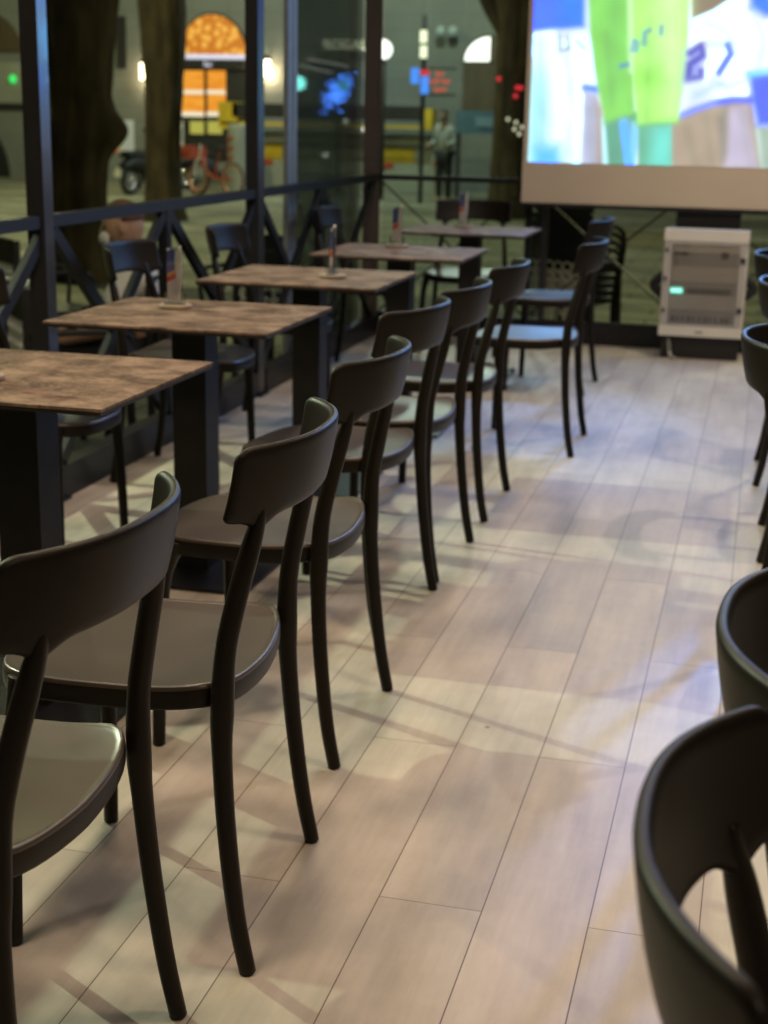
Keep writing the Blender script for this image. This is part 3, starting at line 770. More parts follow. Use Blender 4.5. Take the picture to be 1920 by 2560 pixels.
# ---------------------------------------------------------------- electrical cabinet
YC = YB-0.40
a = PY(1663, 574, YC); b2 = PY(1857, 846, YC); bl = PY(1645, 838, YC); ar = PY(1873, 578, YC)
cx0 = 0.5*(a.x+bl.x); cx1 = 0.5*(ar.x+b2.x); cz1 = 0.5*(a.z+ar.z); cz0 = 0.5*(b2.z+bl.z)
w = cx1-cx0; h = cz1-cz0
cab = thing('electrical_cabinet', 'white electrical distribution cabinet with a clear door and a turquoise display', 'electrical cabinet', (cx0, YC, cz0))
dp = 0.15
link('body', B(((0, 0.02, 0), (w, dp, h))), 'white', cab, bevel=0.006)
link('top_cover', B(((0, -0.012, h*0.895), (w, 0.0195, h))), 'white', cab, bevel=0.005)
link('bottom_cover', B(((0, -0.012, 0), (w, 0.0195, h*0.095))), 'white', cab, bevel=0.005)
M['grey'] = mat('grey_trim', (0.40, 0.38, 0.36), 0.5, noise=(6, 0.06, U))
M['panel'] = mat('cabinet_panel', (0.58, 0.55, 0.51), 0.5, noise=(6, 0.06, U))
link('door_frame', B(((0.012, -0.008, h*0.1), (0.045, 0.0, h*0.89)), ((w-0.045, -0.008, h*0.1), (w-0.012, 0.0, h*0.89)), ((0.0455, -0.008, h*0.1), (w-0.0455, 0.0, h*0.125)), ((0.0455, -0.008, h*0.865), (w-0.0455, 0.0, h*0.89))), 'grey', cab)
link('inner_panel', B(((0.012, 0.004, h*0.098), (w-0.012, 0.0195, h*0.893))), 'panel', cab)
M['breaker'] = mat('breaker_grey', (0.09, 0.09, 0.09), 0.5, noise=(10, 0.1, U))
for k in range(3):
    z = h*(0.135+0.265*k); 
    link('device_row', B(((0.055, -0.002, z), (w-0.055, 0.0035, z+h*0.085))), 'grey', cab)
    link('slot', B(((0.05, 0.0, z+h*0.10), (w-0.05, 0.0036, z+h*0.108))), 'breaker', cab)
for k in range(11):
    x = 0.062+k*(w-0.13)/11
    link('breaker', B(((x, -0.006, h*0.135), (x+0.022*(0.7 if k % 3 else 1), -0.0025, h*0.19))), 'breaker', cab, bevel=0.001)
link('meter', B(((w-0.145, -0.004, h*0.735), (w-0.105, 0.0035, h*0.80))), 'breaker', cab)
link('name_strip', B(((0.06, -0.004, h*0.765), (0.135, 0.0035, h*0.785))), 'black', cab)
link('device_strip', B(((0.14, -0.0045, h*0.405), (w-0.08, -0.0022, h*0.455))), 'breaker', cab)
link('lit_display', B(((0.052, -0.0065, h*0.405), (0.118, -0.0025, h*0.455))), 'e_led', cab)
link('display_digits', B(*[((0.058+0.014*k, -0.0075, h*0.42), (0.068+0.014*k, -0.0067, h*0.443)) for k in range(4)]), 'e_ledw', cab)
link('door_pane', B(((0.0455, -0.012, h*0.126), (w-0.0455, -0.009, h*0.864))), 'cabglass', cab)
link('badge', B(((w*0.44, -0.0135, h*0.035), (w*0.53, -0.0121, h*0.05))), 'breaker', cab)
for zz in (0.22, 0.52, 0.79):
    link('hinge', B(((0.010, -0.016, h*zz), (0.026, -0.0085, h*zz+0.022))), 'black', cab, bevel=0.002)
for zz in (0.24, 0.71):
    link('latch', B(((w-0.04, -0.018, h*zz), (w-0.012, -0.0085, h*zz+0.026))), 'black', cab, bevel=0.002)
M['pipe'] = mat('grey_conduit', (0.36, 0.36, 0.33), 0.5, noise=(6, 0.05, U))
link('cable', T([(0.05, 0.07, 0.0), (0.055, 0.06, -0.025), (0.075, 0.02, -cz0+0.012), (0.10, -0.02, -cz0+0.012)], 0.010, 10, 5), 'pipe', cab, smooth=True)
link('cable', T([(0.18, 0.07, 0.0), (0.18, 0.07, -cz0+0.005)], 0.011, 10, 1), 'pipe', cab, smooth=True)
link('cable', T([(0.235, 0.07, 0.0), (0.228, 0.07, -0.03), (0.215, 0.06, -cz0+0.005)], 0.011, 10, 4), 'pipe', cab, smooth=True)
link('foot_rail', B(((0.015, 0.05, -cz0+0.002), (w-0.015, 0.09, -0.001))), 'black', cab)
sp = thing('loudspeaker', 'black loudspeaker box standing behind the white cabinet', 'loudspeaker', (cx0+w*0.48, YB-0.11, 0))
link('cabinet', B(((-0.18, -0.03, 0.16), (0.18, 0.04, 0.93))), 'black', sp, bevel=0.01)
link('grille', B(((-0.16, -0.034, 0.18), (0.16, -0.0305, 0.72))), 'steel', sp)
for s in (-1, 1):
    link('handle', T([(s*0.18, -0.02, 0.32), (s*0.24, -0.05, 0.35), (s*0.28, -0.05, 0.39), (s*0.24, -0.05, 0.44), (s*0.18, -0.02, 0.46)], 0.028, 10, 4, (0, 1, 0)), 'black', sp, smooth=True)
link('foot', B(((-0.15, -0.028, 0.001), (0.15, 0.038, 0.159))), 'black', sp)

# ---------------------------------------------------------------- garden furniture outside
def make_garden(label, name='garden_chair'):
    t = thing(name, label, 'garden chair', (0, 0, 0), 0, 'garden chairs outside the railing')
    link('seat', B(((-0.22, -0.2, 0.41), (0.22, 0.22, 0.44))), 'darkgreen', t, bevel=0.01)
    link('backrest', B(((-0.22, -0.26, 0.50), (-0.185, -0.225, 0.86)), ((0.185, -0.26, 0.50), (0.22, -0.225, 0.86)), ((-0.184, -0.255, 0.72), (0.184, -0.23, 0.86)), ((-0.184, -0.255, 0.47), (0.184, -0.23, 0.50))), 'black', t, bevel=0.006)
    bm = bmesh.new()
    for i in range(5):
        for j in range(3): torus(bm, (-0.145+0.0725*i, -0.243, 0.545+0.068*j), 0.034, 0.008, 'y', 16, 6)
    link('looped_panel', bm, 'offwhite', t, smooth=True)
    for s in (-1, 1):
        link('leg', bar((s*0.20, -0.235, 0.50), (s*0.22, -0.25, 0), 0.03), 'black', t)
        link('leg', bar((s*0.20, 0.20, 0.41), (s*0.22, 0.21, 0), 0.03), 'black', t)
        link('armrest', T([(s*0.215, -0.24, 0.66), (s*0.235, -0.05, 0.67), (s*0.235, 0.16, 0.66), (s*0.225, 0.21, 0.60), (s*0.21, 0.20, 0.43)], 0.014, 8, 4), 'black', t, smooth=True)
    return t
gc = [(-2.97, 6.02, -50, 'dark garden chair with white looped back, left of the seated person beside the near post'),
      (-3.60, 6.05, -15, 'dark garden chair with white loops at the far left, seen through the railing'),
      (-4.18, 8.16, -45, 'dark garden chair with white loops, farther out behind the near post'),
      (-2.66, 8.17, -8, 'dark garden chair with white loops seen right of the second post'),
      (-3.10, 8.75, 160, 'dark garden chair turned around behind the third blue-backed chair')]
g0 = None
for x, y, r, lab in gc:
    if g0 is None: g0 = make_garden(lab); g0.location = (x, y, GZ); g0.rotation_euler = (0, 0, L(r))
    else: dup(g0, (x, y, GZ), L(r), lab)
def garden_table(x, y, r, label):
    t = thing('garden_table', label, 'garden table', (x, y, GZ), L(r), 'garden tables outside the railing')
    link('tabletop', lathe([(0.33, 0.70), (0.35, 0.705), (0.35, 0.722), (0.33, 0.728)], 40), 'greytop', t)
    link('column', T([(0, 0, 0.03), (0, 0, 0.699)], 0.035, 12, 1), 'darkgreen', t, smooth=True)
    link('base', lathe([(0.22, 0.002), (0.22, 0.015), (0.06, 0.04), (0.04, 0.06)], 32), 'darkgreen', t)
garden_table(-4.0, 6.9, 0, 'round garden table with a pale top at the left edge outside the railing')
garden_table(-2.95, 9.6, 0, 'round garden table outside beyond the second blue-backed chair')

# tall stack of garden chairs behind the far chairs (each chair of the stack a thing)
sx, sy = PY(1455, 800, 9.75).x, 9.75
def make_stack_chair(label):
    t = thing('stacked_chair', label, 'garden chair', (0, 0, 0), 0, 'stacked garden chairs behind the rear railing')
    bm = bmesh.new(); box(bm, (-0.22, -0.02, 0.46), (0.22, 0.0, 0.50))
    for k in range(9): box(bm, (-0.20+0.045*k, -0.017, 0.501), (-0.166+0.045*k, -0.003, 0.80))
    for k in range(5): box(bm, (-0.215, -0.0165, 0.53+0.055*k), (0.215, -0.0035, 0.56+0.055*k))
    box(bm, (-0.22, -0.02, 0.801), (0.22, 0.0, 0.84))
    link('backrest', bm, 'black', t)
    link('seat', B(((-0.22, 0.0005, 0.40), (0.22, 0.42, 0.425))), 'black', t, bevel=0.008)
    for s in (-1, 1):
        link('armrest', T([(s*0.21, -0.01, 0.64), (s*0.24, 0.10, 0.665), (s*0.25, 0.26, 0.65), (s*0.245, 0.36, 0.60), (s*0.235, 0.40, 0.52), (s*0.225, 0.40, 0.42)], 0.016, 8, 4), 'black', t, smooth=True)
    return t
s0 = None
for k in range(6):
    lab = ['lowest chair of the black stack behind the rear railing, its looped panel near the ground', 'second chair from the bottom of the black stack behind the rear railing',
           'third chair from the bottom of the black stack behind the rear railing', 'fourth chair from the bottom of the black stack behind the rear railing',
           'second chair from the top of the black stack behind the rear railing', 'topmost chair of the black stack behind the rear railing'][k]
    z = GZ+0.02+0.052*k; loc = (sx-0.17+0.006*k, sy-0.012*k, z)
    if s0 is None:
        s0 = make_stack_chair(lab)
        s0.location = loc; s0.rotation_euler = (0, 0, L(-22))
        for s in (-1, 1):
            for yy in (0.02, 0.39): link('leg', bar((s*0.21, yy, 0.40), (s*0.225, yy, -0.02), 0.03), 'black', s0)
        bm = bmesh.new()
        for i in range(6):
            for j in range(2): torus(bm, (-0.165+0.066*i, -0.115, 0.33+0.075*j), 0.031, 0.007, 'y', 16, 6)
        link('looped_panel', bm, 'offwhite', s0, smooth=True)
    else: dup(s0, loc, L(-22), lab)

# ---------------------------------------------------------------- trees
def tree(name, x, y, prof, h, label, lean=(0, 0), burl=None, limbs=()):
    t = thing('tree', label, 'tree', (x, y, GZ), 0, 'old trees on the square')
    bm = bmesh.new(); n = 56; rings = []
    rnd = random.Random(int(abs(x)*100))
    ph = [rnd.uniform(0, 6.28) for _ in range(6)]
    K = 110
    for i in range(K+1):
        v = i/K; z = v*h; r = np.interp(z, [p[0] for p in prof], [p[1] for p in prof])
        ring = []
        for k in range(n):
            a = 2*PI*k/n
            q = 1 + 0.07*math.sin(3*a+ph[0]+0.7*z) + 0.05*math.sin(5*a+ph[1]-1.1*z) + 0.03*math.sin(9*a+ph[2]+2.3*z) + 0.25*math.exp(-z/0.25)*max(0, math.sin(4*a+ph[3]))
            rr = r*q
            rr += 0.028*noise.noise(Vector((3.2*math.cos(a)*2, 3.2*math.sin(a)*2, z*1.5))) + 0.014*noise.noise(Vector((14*math.cos(a), 14*math.sin(a), z*4)))
            if burl:
                bz, ba, bs = burl; da = (a-ba+PI) % (2*PI)-PI
                rr += bs*math.exp(-((z-bz)/0.22)**2-(da/0.45)**2)
            ring.append(bm.verts.new((rr*math.cos(a)+lean[0]*z+0.05*math.sin(1.1*z+ph[4]), rr*math.sin(a)+lean[1]*z, z)))
        rings.append(ring)
    for r0, r1 in zip(rings, rings[1:]):
        for k in range(n): bm.faces.new((r0[k], r0[(k+1) % n], r1[(k+1) % n], r1[k]))
    bm.faces.new(rings[-1])
    link('trunk', bm, 'bark', t, smooth=True)
    for pts in limbs:
        link('limb', T(pts, 0.1, 10, 5), 'bark', t, smooth=True)
    bm = bmesh.new(); cx, cy = lean[0]*h, lean[1]*h
    for _ in range(5200):
        d = Vector((rnd.gauss(0, 1), rnd.gauss(0, 1), rnd.gauss(0, 0.6))).normalized()*rnd.uniform(0.45, 1)**0.6
        if math.sin(5*d.x+ph[0])*math.sin(5*d.y+ph[1])*math.sin(4*d.z+ph[2]) > 0.25: continue
        p = Vector((cx+d.x*2.9, cy+d.y*2.9, h+1.6+d.z*2.0)); s = rnd.uniform(0.05, 0.11)
        e = Vector((rnd.gauss(0, 1), rnd.gauss(0, 1), rnd.gauss(0, 1))).normalized(); f = e.orthogonal().normalized()
        bm.faces.new([bm.verts.new(p+e*s), bm.verts.new(p+f*s*0.6), bm.verts.new(p-e*s), bm.verts.new(p-f*s*0.6)])
    link('crown', bm, 'leaf', t)
    return t
def base_at(x, y):
    d = ray(x, y); k = (GZ-H)/d.z; return d.x*k, d.y*k
bx, by = base_at(205, 700)
tree('a', bx, by, [(0, 0.36), (0.6, 0.27), (1.6, 0.27), (2.2, 0.33), (3.2, 0.40), (4.4, 0.42)], 4.4, 'thick mossy tree trunk with a burl, left of the second trunk', burl=(1.42, 0.05, 0.24),
     lean=(0.01, 0), limbs=[[(0.1, 0, 4.0, .22, .22), (0.8, 0.3, 5.0, .16, .16), (1.6, 0.6, 5.8, .07, .07)], [(-0.1, 0, 4.0, .22, .22), (-0.9, -0.2, 5.1, .15, .15), (-1.7, 0.2, 5.9, .06, .06)]])
bx, by = base_at(420, 552)
tree('b', bx, by, [(0, 0.30), (0.7, 0.25), (2.0, 0.27), (3.2, 0.34), (4.2, 0.40)], 4.4, 'dark slimmer tree trunk in front of the orange lit window', lean=(-0.035, 0),
     limbs=[[(-0.15, 0, 4.0, .2, .2), (0.9, 0.1, 4.5, .14, .14), (2.0, 0.2, 4.6, .06, .06)], [(-0.2, 0, 4.2, .2, .2), (-0.9, -0.2, 5.2, .13, .13), (-1.6, 0, 6.0, .06, .06)]])
bx, by = base_at(1275, 545)
tree('c', bx, by, [(0, 0.34), (1, 0.27), (2.0, 0.24), (2.9, 0.30), (3.6, 0.42), (4.6, 0.5)], 4.6, 'leaning black tree trunk just left of the projection screen', lean=(-0.02, 0),
     limbs=[[(-0.1, 0, 2.9, .2, .2), (-0.55, 0, 3.6, .16, .16), (-1.0, 0, 4.8, .10, .10), (-1.3, 0, 5.8, .05, .05)]])

# ---------------------------------------------------------------- building across the square
YW = 33.0
bl_ = thing('stone_building', 'grey stone building across the square with arched lit windows and doors', 'building', (0, YW, 0))
def R(x0, y0, x1, y1, Y=YW):
    a = PY(x0, y0, Y); b = PY(x1, y1, Y); return a.x, b.z, b.x, a.z        # X0,Z0,X1,Z1
def pan(name, x0, y0, x1, y1, material, d0, d1, parent=bl_, Y=YW, bev=0):
    X0_, Z0_, X1_, Z1_ = R(x0, y0, x1, y1, Y)
    return link(name, B(((X0_, d0, Z0_), (X1_, d1, Z1_))), material, parent, bevel=bev)
link('wall', B(((-34, 0, GZ-0.1), (14, 1.0, 11))), 'stone', bl_)
link('plinth', B(((-34, -0.10, GZ-0.1), (14, -0.002, GZ+0.35))), 'stone', bl_)
def arch_poly(cx, z0, rx, rz, n=24, x0=-1, x1=1):
    a0 = math.acos(max(-1, min(1, x0))); a1 = math.acos(max(-1, min(1, x1)))
    return [(cx+rx*x1, z0)]*(1 if x1 < 1 else 0) + [(cx+rx*math.cos(a1+(a0-a1)*k/n), z0+rz*math.sin(a1+(a0-a1)*k/n)) for k in range(n+1)]
# restaurant doorway: lunette, lintel, door leaves
ax = PY(452, 140, YW); bx_ = PY(617, 145, YW); tp = PY(530, 38, YW)
cx = (ax.x+bx_.x)/2; rx = (bx_.x-ax.x)/2; z0 = ax.z
fr = link('arched_window', prism(arch_poly(cx, z0, rx*1.06, (tp.z-z0)*1.06), 'y', -0.06, -0.004), 'black', bl_)
link('pane', prism(arch_poly(cx, z0+0.01, rx, tp.z-z0), 'y', -0.085, -0.062), 'orangef', fr)
pan('lintel_light', 448, 136, 616, 149, 'e_lilac', -0.16, -0.087)
pan('lintel', 445, 151, 618, 172, 'black', -0.20, -0.004)
c_ = PY(520, 161, YW-0.22)
text('sign_letters', 'Bar', 0.16, (c_.x, -0.215, c_.z), (PI/2, 0, 0), 'e_lilac', bl_)
pan('door_surround', 445, 174, 640, 300, 'black', -0.05, -0.004)
for x0_, x1_ in ((453, 513), (522, 567)):
    X0_, Z0_, X1_, Z1_ = R(x0_, 176, x1_, 292)
    dr = link('door_leaf', B(((X0_, -0.10, Z0_), (X1_, -0.052, Z1_))), 'orange', bl_)
    X0_, Z0_, X1_, Z1_ = R(x0_, 225, x1_, 236); link('handle_bar', B(((X0_, -0.13, Z0_), (X1_, -0.102, Z1_))), 'e_cream', dr)
    X0_, Z0_, X1_, Z1_ = R(x0_, 279, x1_, 292); link('threshold_light', B(((X0_, -0.13, Z0_), (X1_, -0.102, Z1_))), 'e_cream', dr)
pan('door_base', 445, 302, 570, 400, 'black', -0.06, -0.004)
for x0_, x1_ in ((478, 512), (522, 558)):
    pan('lower_pane', x0_, 303, x1_, 335, 'e_yellowwin', -0.08, -0.062)
# plain windows and arches on the left
pan('window', 291, 40, 318, 172, 'black', -0.04, -0.004)
w1 = pan('window', -60, 155, 62, 258, 'concrete', -0.04, -0.004)
pan('window_sill', -60, 259, 64, 272, 'black', -0.10, -0.004)
c_ = PY(37, 198, YW); link('neon_cross', ball((c_.x, -0.1, c_.z), 0.10, (0.9, 0.4, 1)), 'e_green', bl_, smooth=True)
c_ = PY(-30, 130, YW); link('arched_opening', prism(arch_poly(c_.x, c_.z, 0.9, 0.9), 'y', -0.05, -0.004), 'doorwood', bl_)
c_ = PY(-25, 462, YW); link('arched_doorway', prism(arch_poly(c_.x, GZ-0.05, 0.62, 1.15), 'y', -0.14, -0.102), 'black', bl_)
# right hand doorway with bright fan light
c_ = PY(1225, 155, YW); rr2 = PY(1225, 155, YW).x-PY(1163, 155, YW).x
fr = link('arched_window', prism(arch_poly(c_.x, c_.z, rr2*1.1, rr2*1.05), 'y', -0.06, -0.004), 'doorwood', bl_)
link('pane', prism(arch_poly(c_.x, c_.z+0.01, rr2, rr2*0.92, x1=0.0), 'y', -0.085, -0.062), 'e_winarch', fr)
pan('door', 1160, 158, 1290, 300, 'doorwood', -0.07, -0.004)
# wall lamps
for i, (x, y, lab) in enumerate(((362, 158, 'left glowing wall lamp beside the second tree'), (664, 150, 'right glowing wall lamp beside the second post'))):
    p = PY(x, y, YW-0.35)
    t = thing('wall_lamp', lab, 'lamp', (p.x, YW-0.35, p.z), 0, 'glowing lamps on the stone building')
    link('bracket', B(((-0.02, 0.05, 0.02), (0.02, 0.345, 0.05))), 'black', t)
    link('shade', lathe([(0.05, 0.12), (0.07, 0.09), (0.10, 0.0), (0.095, 0.0)], 20), 'black', t)
    link('bulb', T([(0, 0, -0.36), (0, 0, 0.0)], 0.11, 14, 1), 'e_lamp', t, smooth=True)
    lamp('wall_lamp_light', 'POINT', (p.x, YW-0.17, p.z-0.30), 26, (1, 0.76, 0.45), 0.08)
# neighbouring facade light (shop signs through the glass)
def letters(body, x, y, Y, size, material, label, rz=0):
    p = PY(x, y, Y)
    t = thing('shop_sign', label, 'sign', (p.x, Y, p.z))
    text('lettering', body, size, (0, -0.03, 0), (PI/2, 0, 0), material, t, 0.01)
    link('mounting_bar', B(((-0.45*size*len(body)/1.6, 0.0, -0.012), (0.45*size*len(body)/1.6, 0.02, 0.012))), 'black', t)
    link('bracket', B(((-0.02, 0.021, -0.02), (0.02, YW-Y-0.004, 0.02))), 'black', t)
    return t
letters('ROGALI', 868, 113, YW-0.3, 0.30, 'e_signcream', 'cream lit letters of a shop sign high behind the sliding glass')

# hoarding with yellow edge
def hoarding():
    Y = 31.6
    t = thing('hoarding', 'long pale hoarding with a black canopy and yellow edge across the square', 'hoarding', (0, Y, 0))
    X0_, Z0_, X1_, Z1_ = R(618, 326, 1092, 470, Y); link('panel', B(((X0_, 0, GZ+0.002), (X1_, 0.08, Z1_))), 'concrete', t)
    X0_, Z0_, X1_, Z1_ = R(600, 258, 1062, 302, Y); link('canopy', B(((X0_, -0.5, Z0_), (X1_, 0.0, Z1_))), 'black', t)
    X0_, Z0_, X1_, Z1_ = R(570, 304, 1062, 322, Y); link('yellow_edge', B(((X0_, -0.5, Z0_), (X1_, -0.45, Z1_))), 'yellow', t)
    X0_, Z0_, X1_, Z1_ = R(1066, 272, 1092, 325, Y); link('end_box', B(((X0_, -0.5, Z0_), (X1_, -0.05, Z1_))), 'yellow', t)
    X0_, Z0_, X1_, Z1_ = R(566, 255, 612, 322, Y); link('end_box', B(((X0_, -0.5, Z0_), (X1_, -0.05, Z1_))), 'yellow', t)
    for q in ((652, 358, 706, 398), (938, 370, 1036, 408)):
        X0_, Z0_, X1_, Z1_ = R(*q, Y); link('poster', B(((X0_, -0.01, Z0_), (X1_, -0.002, Z1_))), 'yellow', t)
    for q in ((655, 396, 682, 412), (942, 405, 984, 422)):
        X0_, Z0_, X1_, Z1_ = R(*q, Y); link('poster', B(((X0_, -0.02, Z0_), (X1_, -0.011, Z1_))), 'red', t)
hoarding()
def bollard(x, y, label, Y=29.5):
    p = PY(x, 310, Y)
    t = thing('pillar', label, 'pillar', (p.x, Y, GZ))
    hh = p.z-GZ
    link('shaft', lathe([(0.20, 0.0), (0.19, hh-0.05), (0.16, hh)], 24), 'concrete', t, smooth=False)
    bm = bmesh.new()
    for k in range(3): 
        z = hh*(0.45+0.14*k)
        v = [bm.verts.new((0.21*math.sin(a), -0.21*math.cos(a), z+dz+0.10*(a+0.9)/1.2)) for a, dz in ((-0.9, 0), (-0.5, 0), (-0.1, 0), (-0.1, 0.08), (-0.5, 0.08), (-0.9, 0.08))]
        bm.faces.new(v)
    link('red_stripe', bm, 'red', t)
bollard(592, 310, 'pale pillar with slanted red stripes between the bicycle and the hoarding')
bollard(1110, 310, 'pale striped pillar behind the person standing in white')

# blue notice board and fence on the right
Y = 30.5
t = thing('notice_board', 'blue grey notice board on posts left of the black tree trunk', 'notice board', (0, Y, 0))
M['bluegrey'] = mat('blue_grey_board', (0.06, 0.12, 0.16), 0.5, noise=(3, 0.2, U)); M['bluelight'] = mat('pale_blue_strip', (0.16, 0.25, 0.28), 0.5, noise=(3, 0.15, U))
X0_, Z0_, X1_, Z1_ = R(1140, 276, 1262, 336, Y); link('board', B(((X0_, 0, Z0_), (X1_, 0.06, Z1_))), 'bluegrey', t)
q = R(1190, 292, 1250, 318, Y); link('notice', B(((q[0], -0.02, q[1]), (q[2], -0.002, q[3]))), 'bluelight', t)
for xx in (X0_+0.05, X1_-0.05): link('post', B(((xx-0.04, 0.061, GZ), (xx+0.04, 0.14, Z1_))), 'black', t)

# lamp post, mast with signs, small lights
def mast(x, ytop, Y, label, name='sign_mast'):
    p = PY(x, ytop, Y); return thing(name, label, 'mast', (p.x, Y, GZ)), p.z-GZ
t, hh = mast(1062, 38, 28.0, 'thin dark mast with yellow lit squares and blue and red signs')
link('pole', T([(0, 0, 0), (0, 0, hh)], 0.045, 12, 1), 'black', t, smooth=True)
ox, oy, oz = t.location
def on(x, y, Y): p = PY(x, y, Y); return p.x-ox, p.z-oz
for yy in (92, 130):
    a_, b_ = on(1061, yy, 28.0); link('lit_square', B(((a_-0.06, -0.1, b_-0.11), (a_+0.06, -0.047, b_+0.11))), 'e_signcream', t)
for q in ((1040, 190, 0.07, 0.14), (1064, 213, 0.065, 0.16)):
    a_, b_ = on(q[0], q[1], 28.0); link('blue_panel', B(((a_-q[2], -0.12, b_-q[3]), (a_+q[2], -0.05, b_+q[3]))), 'e_blue', t)
a_, b_ = on(1066, 182, 28.0); link('red_panel', B(((a_-0.08, -0.13, b_-0.05), (a_+0.08, -0.121, b_+0.05))), 'e_red', t)
for yy, s in ((184, 'bar'), (203, 'café bar'), (223, 'open')):
    a_, b_ = on(1103, yy, 28.0); text('red_lettering', s, 0.13, (a_, -0.1, b_), (PI/2, 0, 0), 'e_redsoft', t)
a_, b_ = on(1103, 203, 28.0); link('sign_plate', B(((0.0451, -0.045, b_-0.26), (a_+0.3, -0.03, b_-0.23)), ((0.0451, -0.045, b_+0.21), (a_+0.3, -0.03, b_+0.24))), 'black', t)
t, hh = mast(957, 140, 29.0, 'dark lamp post with a white globe right of the corner post', 'street_lamp'); t['category'] = 'street lamp'
link('pole', T([(0, 0, 0), (0, 0, hh)], 0.07, 12, 1), 'black', t, smooth=True)
link('globe', ball((0, 0, hh+0.12), 0.19), 'e_white', t, smooth=True)
link('small_lamp', ball((-0.06, -0.16, PY(953, 255, 29.0).z-GZ), 0.07), 'e_cream', t, smooth=True)
def bulbs(name, label, cat, pts, Y, r, material, hang=False):
    c = PY(*pts[0][:2], Y); t = thing(name, label, cat, (c.x, Y, c.z)); prev = None
    for i, q in enumerate(pts):
        p = PY(q[0], q[1], Y); rel = (p.x-c.x, 0, p.z-c.z)
        link('bulb', ball(rel, q[2] if len(q) > 2 else r, seg=12), material, t, smooth=True)
        if prev: link('cord', T([(prev[0], 0.0, prev[2]+0.02), (rel[0], 0.0, rel[2]+0.02)], 0.006, 6, 1, (0, 1, 0)), 'black', t)
        prev = rel
    link('hook', T([(0, 0, 0), (0, 0.2, 0.12), (0, YW-Y-0.02 if Y > 28 else 0.5, 0.2)], 0.006, 6, 3), 'black', t)
    return t
bx3, by3 = base_at(1275, 545)
bulbs('light_chain', 'short chain of red lights on the black trunk beside the screen', 'string lights', [(1247, 197), (1293, 219), (1303, 220), (1289, 240)], by3-0.75, 0.038, 'e_red')
bulbs('light_chain', 'short chain of small white bulbs on the black trunk beside the screen', 'string lights', [(1270, 298), (1290, 306), (1286, 323), (1305, 318), (1298, 335)], by3-0.75, 0.030, 'e_cream')
bulbs('teal_lamp', 'bright turquoise lamp seen right of the grey glass frame', 'lamp', [(748, 208, 0.15)], YW-1.2, 0.12, 'e_teal')
bulbs('small_lamps', 'small white lamps below the blue light decoration', 'lamps', [(845, 314), (865, 303), (912, 323), (815, 388)], YW-1.5, 0.05, 'e_white')
# blue snow-like light decoration
Y = 31.0; c = PY(845, 232, Y)
t = thing('light_decoration', 'blue cluster of festive lights behind the sliding glass', 'light decoration', (c.x, Y, c.z))
rnd = random.Random(3); bm = bmesh.new()
for _ in range(150):
    d = Vector((rnd.gauss(0, 0.13), rnd.gauss(0, 0.06), rnd.gauss(0, 0.17))); d.x += 0.18*d.z/0.3*0.6
    bmesh.ops.create_icosphere(bm, subdivisions=1, radius=0.024, matrix=Matrix.Translation(d))
link('blue_bulbs', bm, glow('blue_bulb', (0.06, 0.22, 1), 14), t)
link('turquoise_bulb', ball((0.15, -0.1, 0.15), 0.12), glow('cyan_bulb', (0.1, 0.6, 1), 2.2), t, smooth=True)
link('stand', T([(0, 0.05, -0.3), (0, 0.05, GZ-c.z)], 0.04, 10, 1), 'black', t)
link('wire_frame', torus(bmesh.new(), (0, 0.1, 0), 0.32, 0.012, 'y', 28, 6), 'black', t)
# shop awning strips behind the glass
t = thing('lit_awning', 'slanting pale lit strips of an awning above the blue lights', 'awning', (PY(810, 160, 32.3).x, 32.3, PY(810, 160, 32.3).z))
for k, (x0_, y0_, x1_, y1_) in enumerate(((768, 147, 872, 166), (750, 162, 832, 182))):
    a = PY(x0_, y0_, 32.3)-Vector(t.location); b_ = PY(x1_, y1_, 32.3)-Vector(t.location)
    link('lit_strip', bar(a, b_, 0.05, 0.05), 'e_cream' if False else glow('pale_strip', (0.9, 0.85, 0.75), 0.9), t)
link('support', B(((-0.4, 0.05, -0.02), (0.4, 0.69, 0.02))), 'black', t)
# floodlights high up
for x, lab in ((1102, 'left one of two small grey floodlights high on the wall'), (1132, 'right one of two small grey floodlights high on the wall')):
    p = PY(x, 78, YW-0.3); t = thing('floodlight', lab, 'floodlight', (p.x, YW-0.3, p.z), 0, 'floodlights on the stone wall')
    link('head', ball((0, 0, 0), 0.12, (1, 0.6, 1)), mat('flood', (0.3, 0.36, 0.34), 0.4, noise=(5, 0.1, U)), t, smooth=True); link('arm', B(((-0.02, 0.08, -0.02), (0.02, 0.296, 0.02))), 'black', t)

# ---------------------------------------------------------------- two-wheelers
def wheel(t, x, z, R_, rimmat, y=0, tw=0.022):
    w_ = link('wheel', torus(bmesh.new(), (x, y, z), R_, tw, 'y', 36, 8), 'rubber', t, smooth=True)
    link('rim', torus(bmesh.new(), (x, y, z), R_-tw*1.2, tw*0.9, 'y', 36, 8), rimmat, w_, smooth=True)
    bm = bmesh.new()
    for k in range(10):
        a = 2*PI*k/10; d = Vector((math.cos(a), 0, math.sin(a)))
        c2 = Vector((x, y, z)); tube(bm, [(*(c2+d*0.02), .004, .004), (*(c2+d*(R_-tw)), .004, .004)], 6, 1, (0, 1, 0), cap=0.001)
    link('spokes', bm, 'chrome', w_)
p = PY(495, 440, 28.6)
t = thing('bicycle', 'city bicycle with a copper coloured front wheel and red front box', 'bicycle', (p.x, 28.6, GZ), L(-28))
wheel(t, 0.0, 0.33, 0.31, 'copper', 0, 0.028); wheel(t, 1.05, 0.33, 0.31, 'copper', 0, 0.024)
link('fork', T([(0.0, -0.06, 0.33), (0.0, -0.06, 0.62), (0.05, 0, 0.72), (0.09, 0, 0.98)], 0.022, 10, 4), 'white', t, smooth=True)
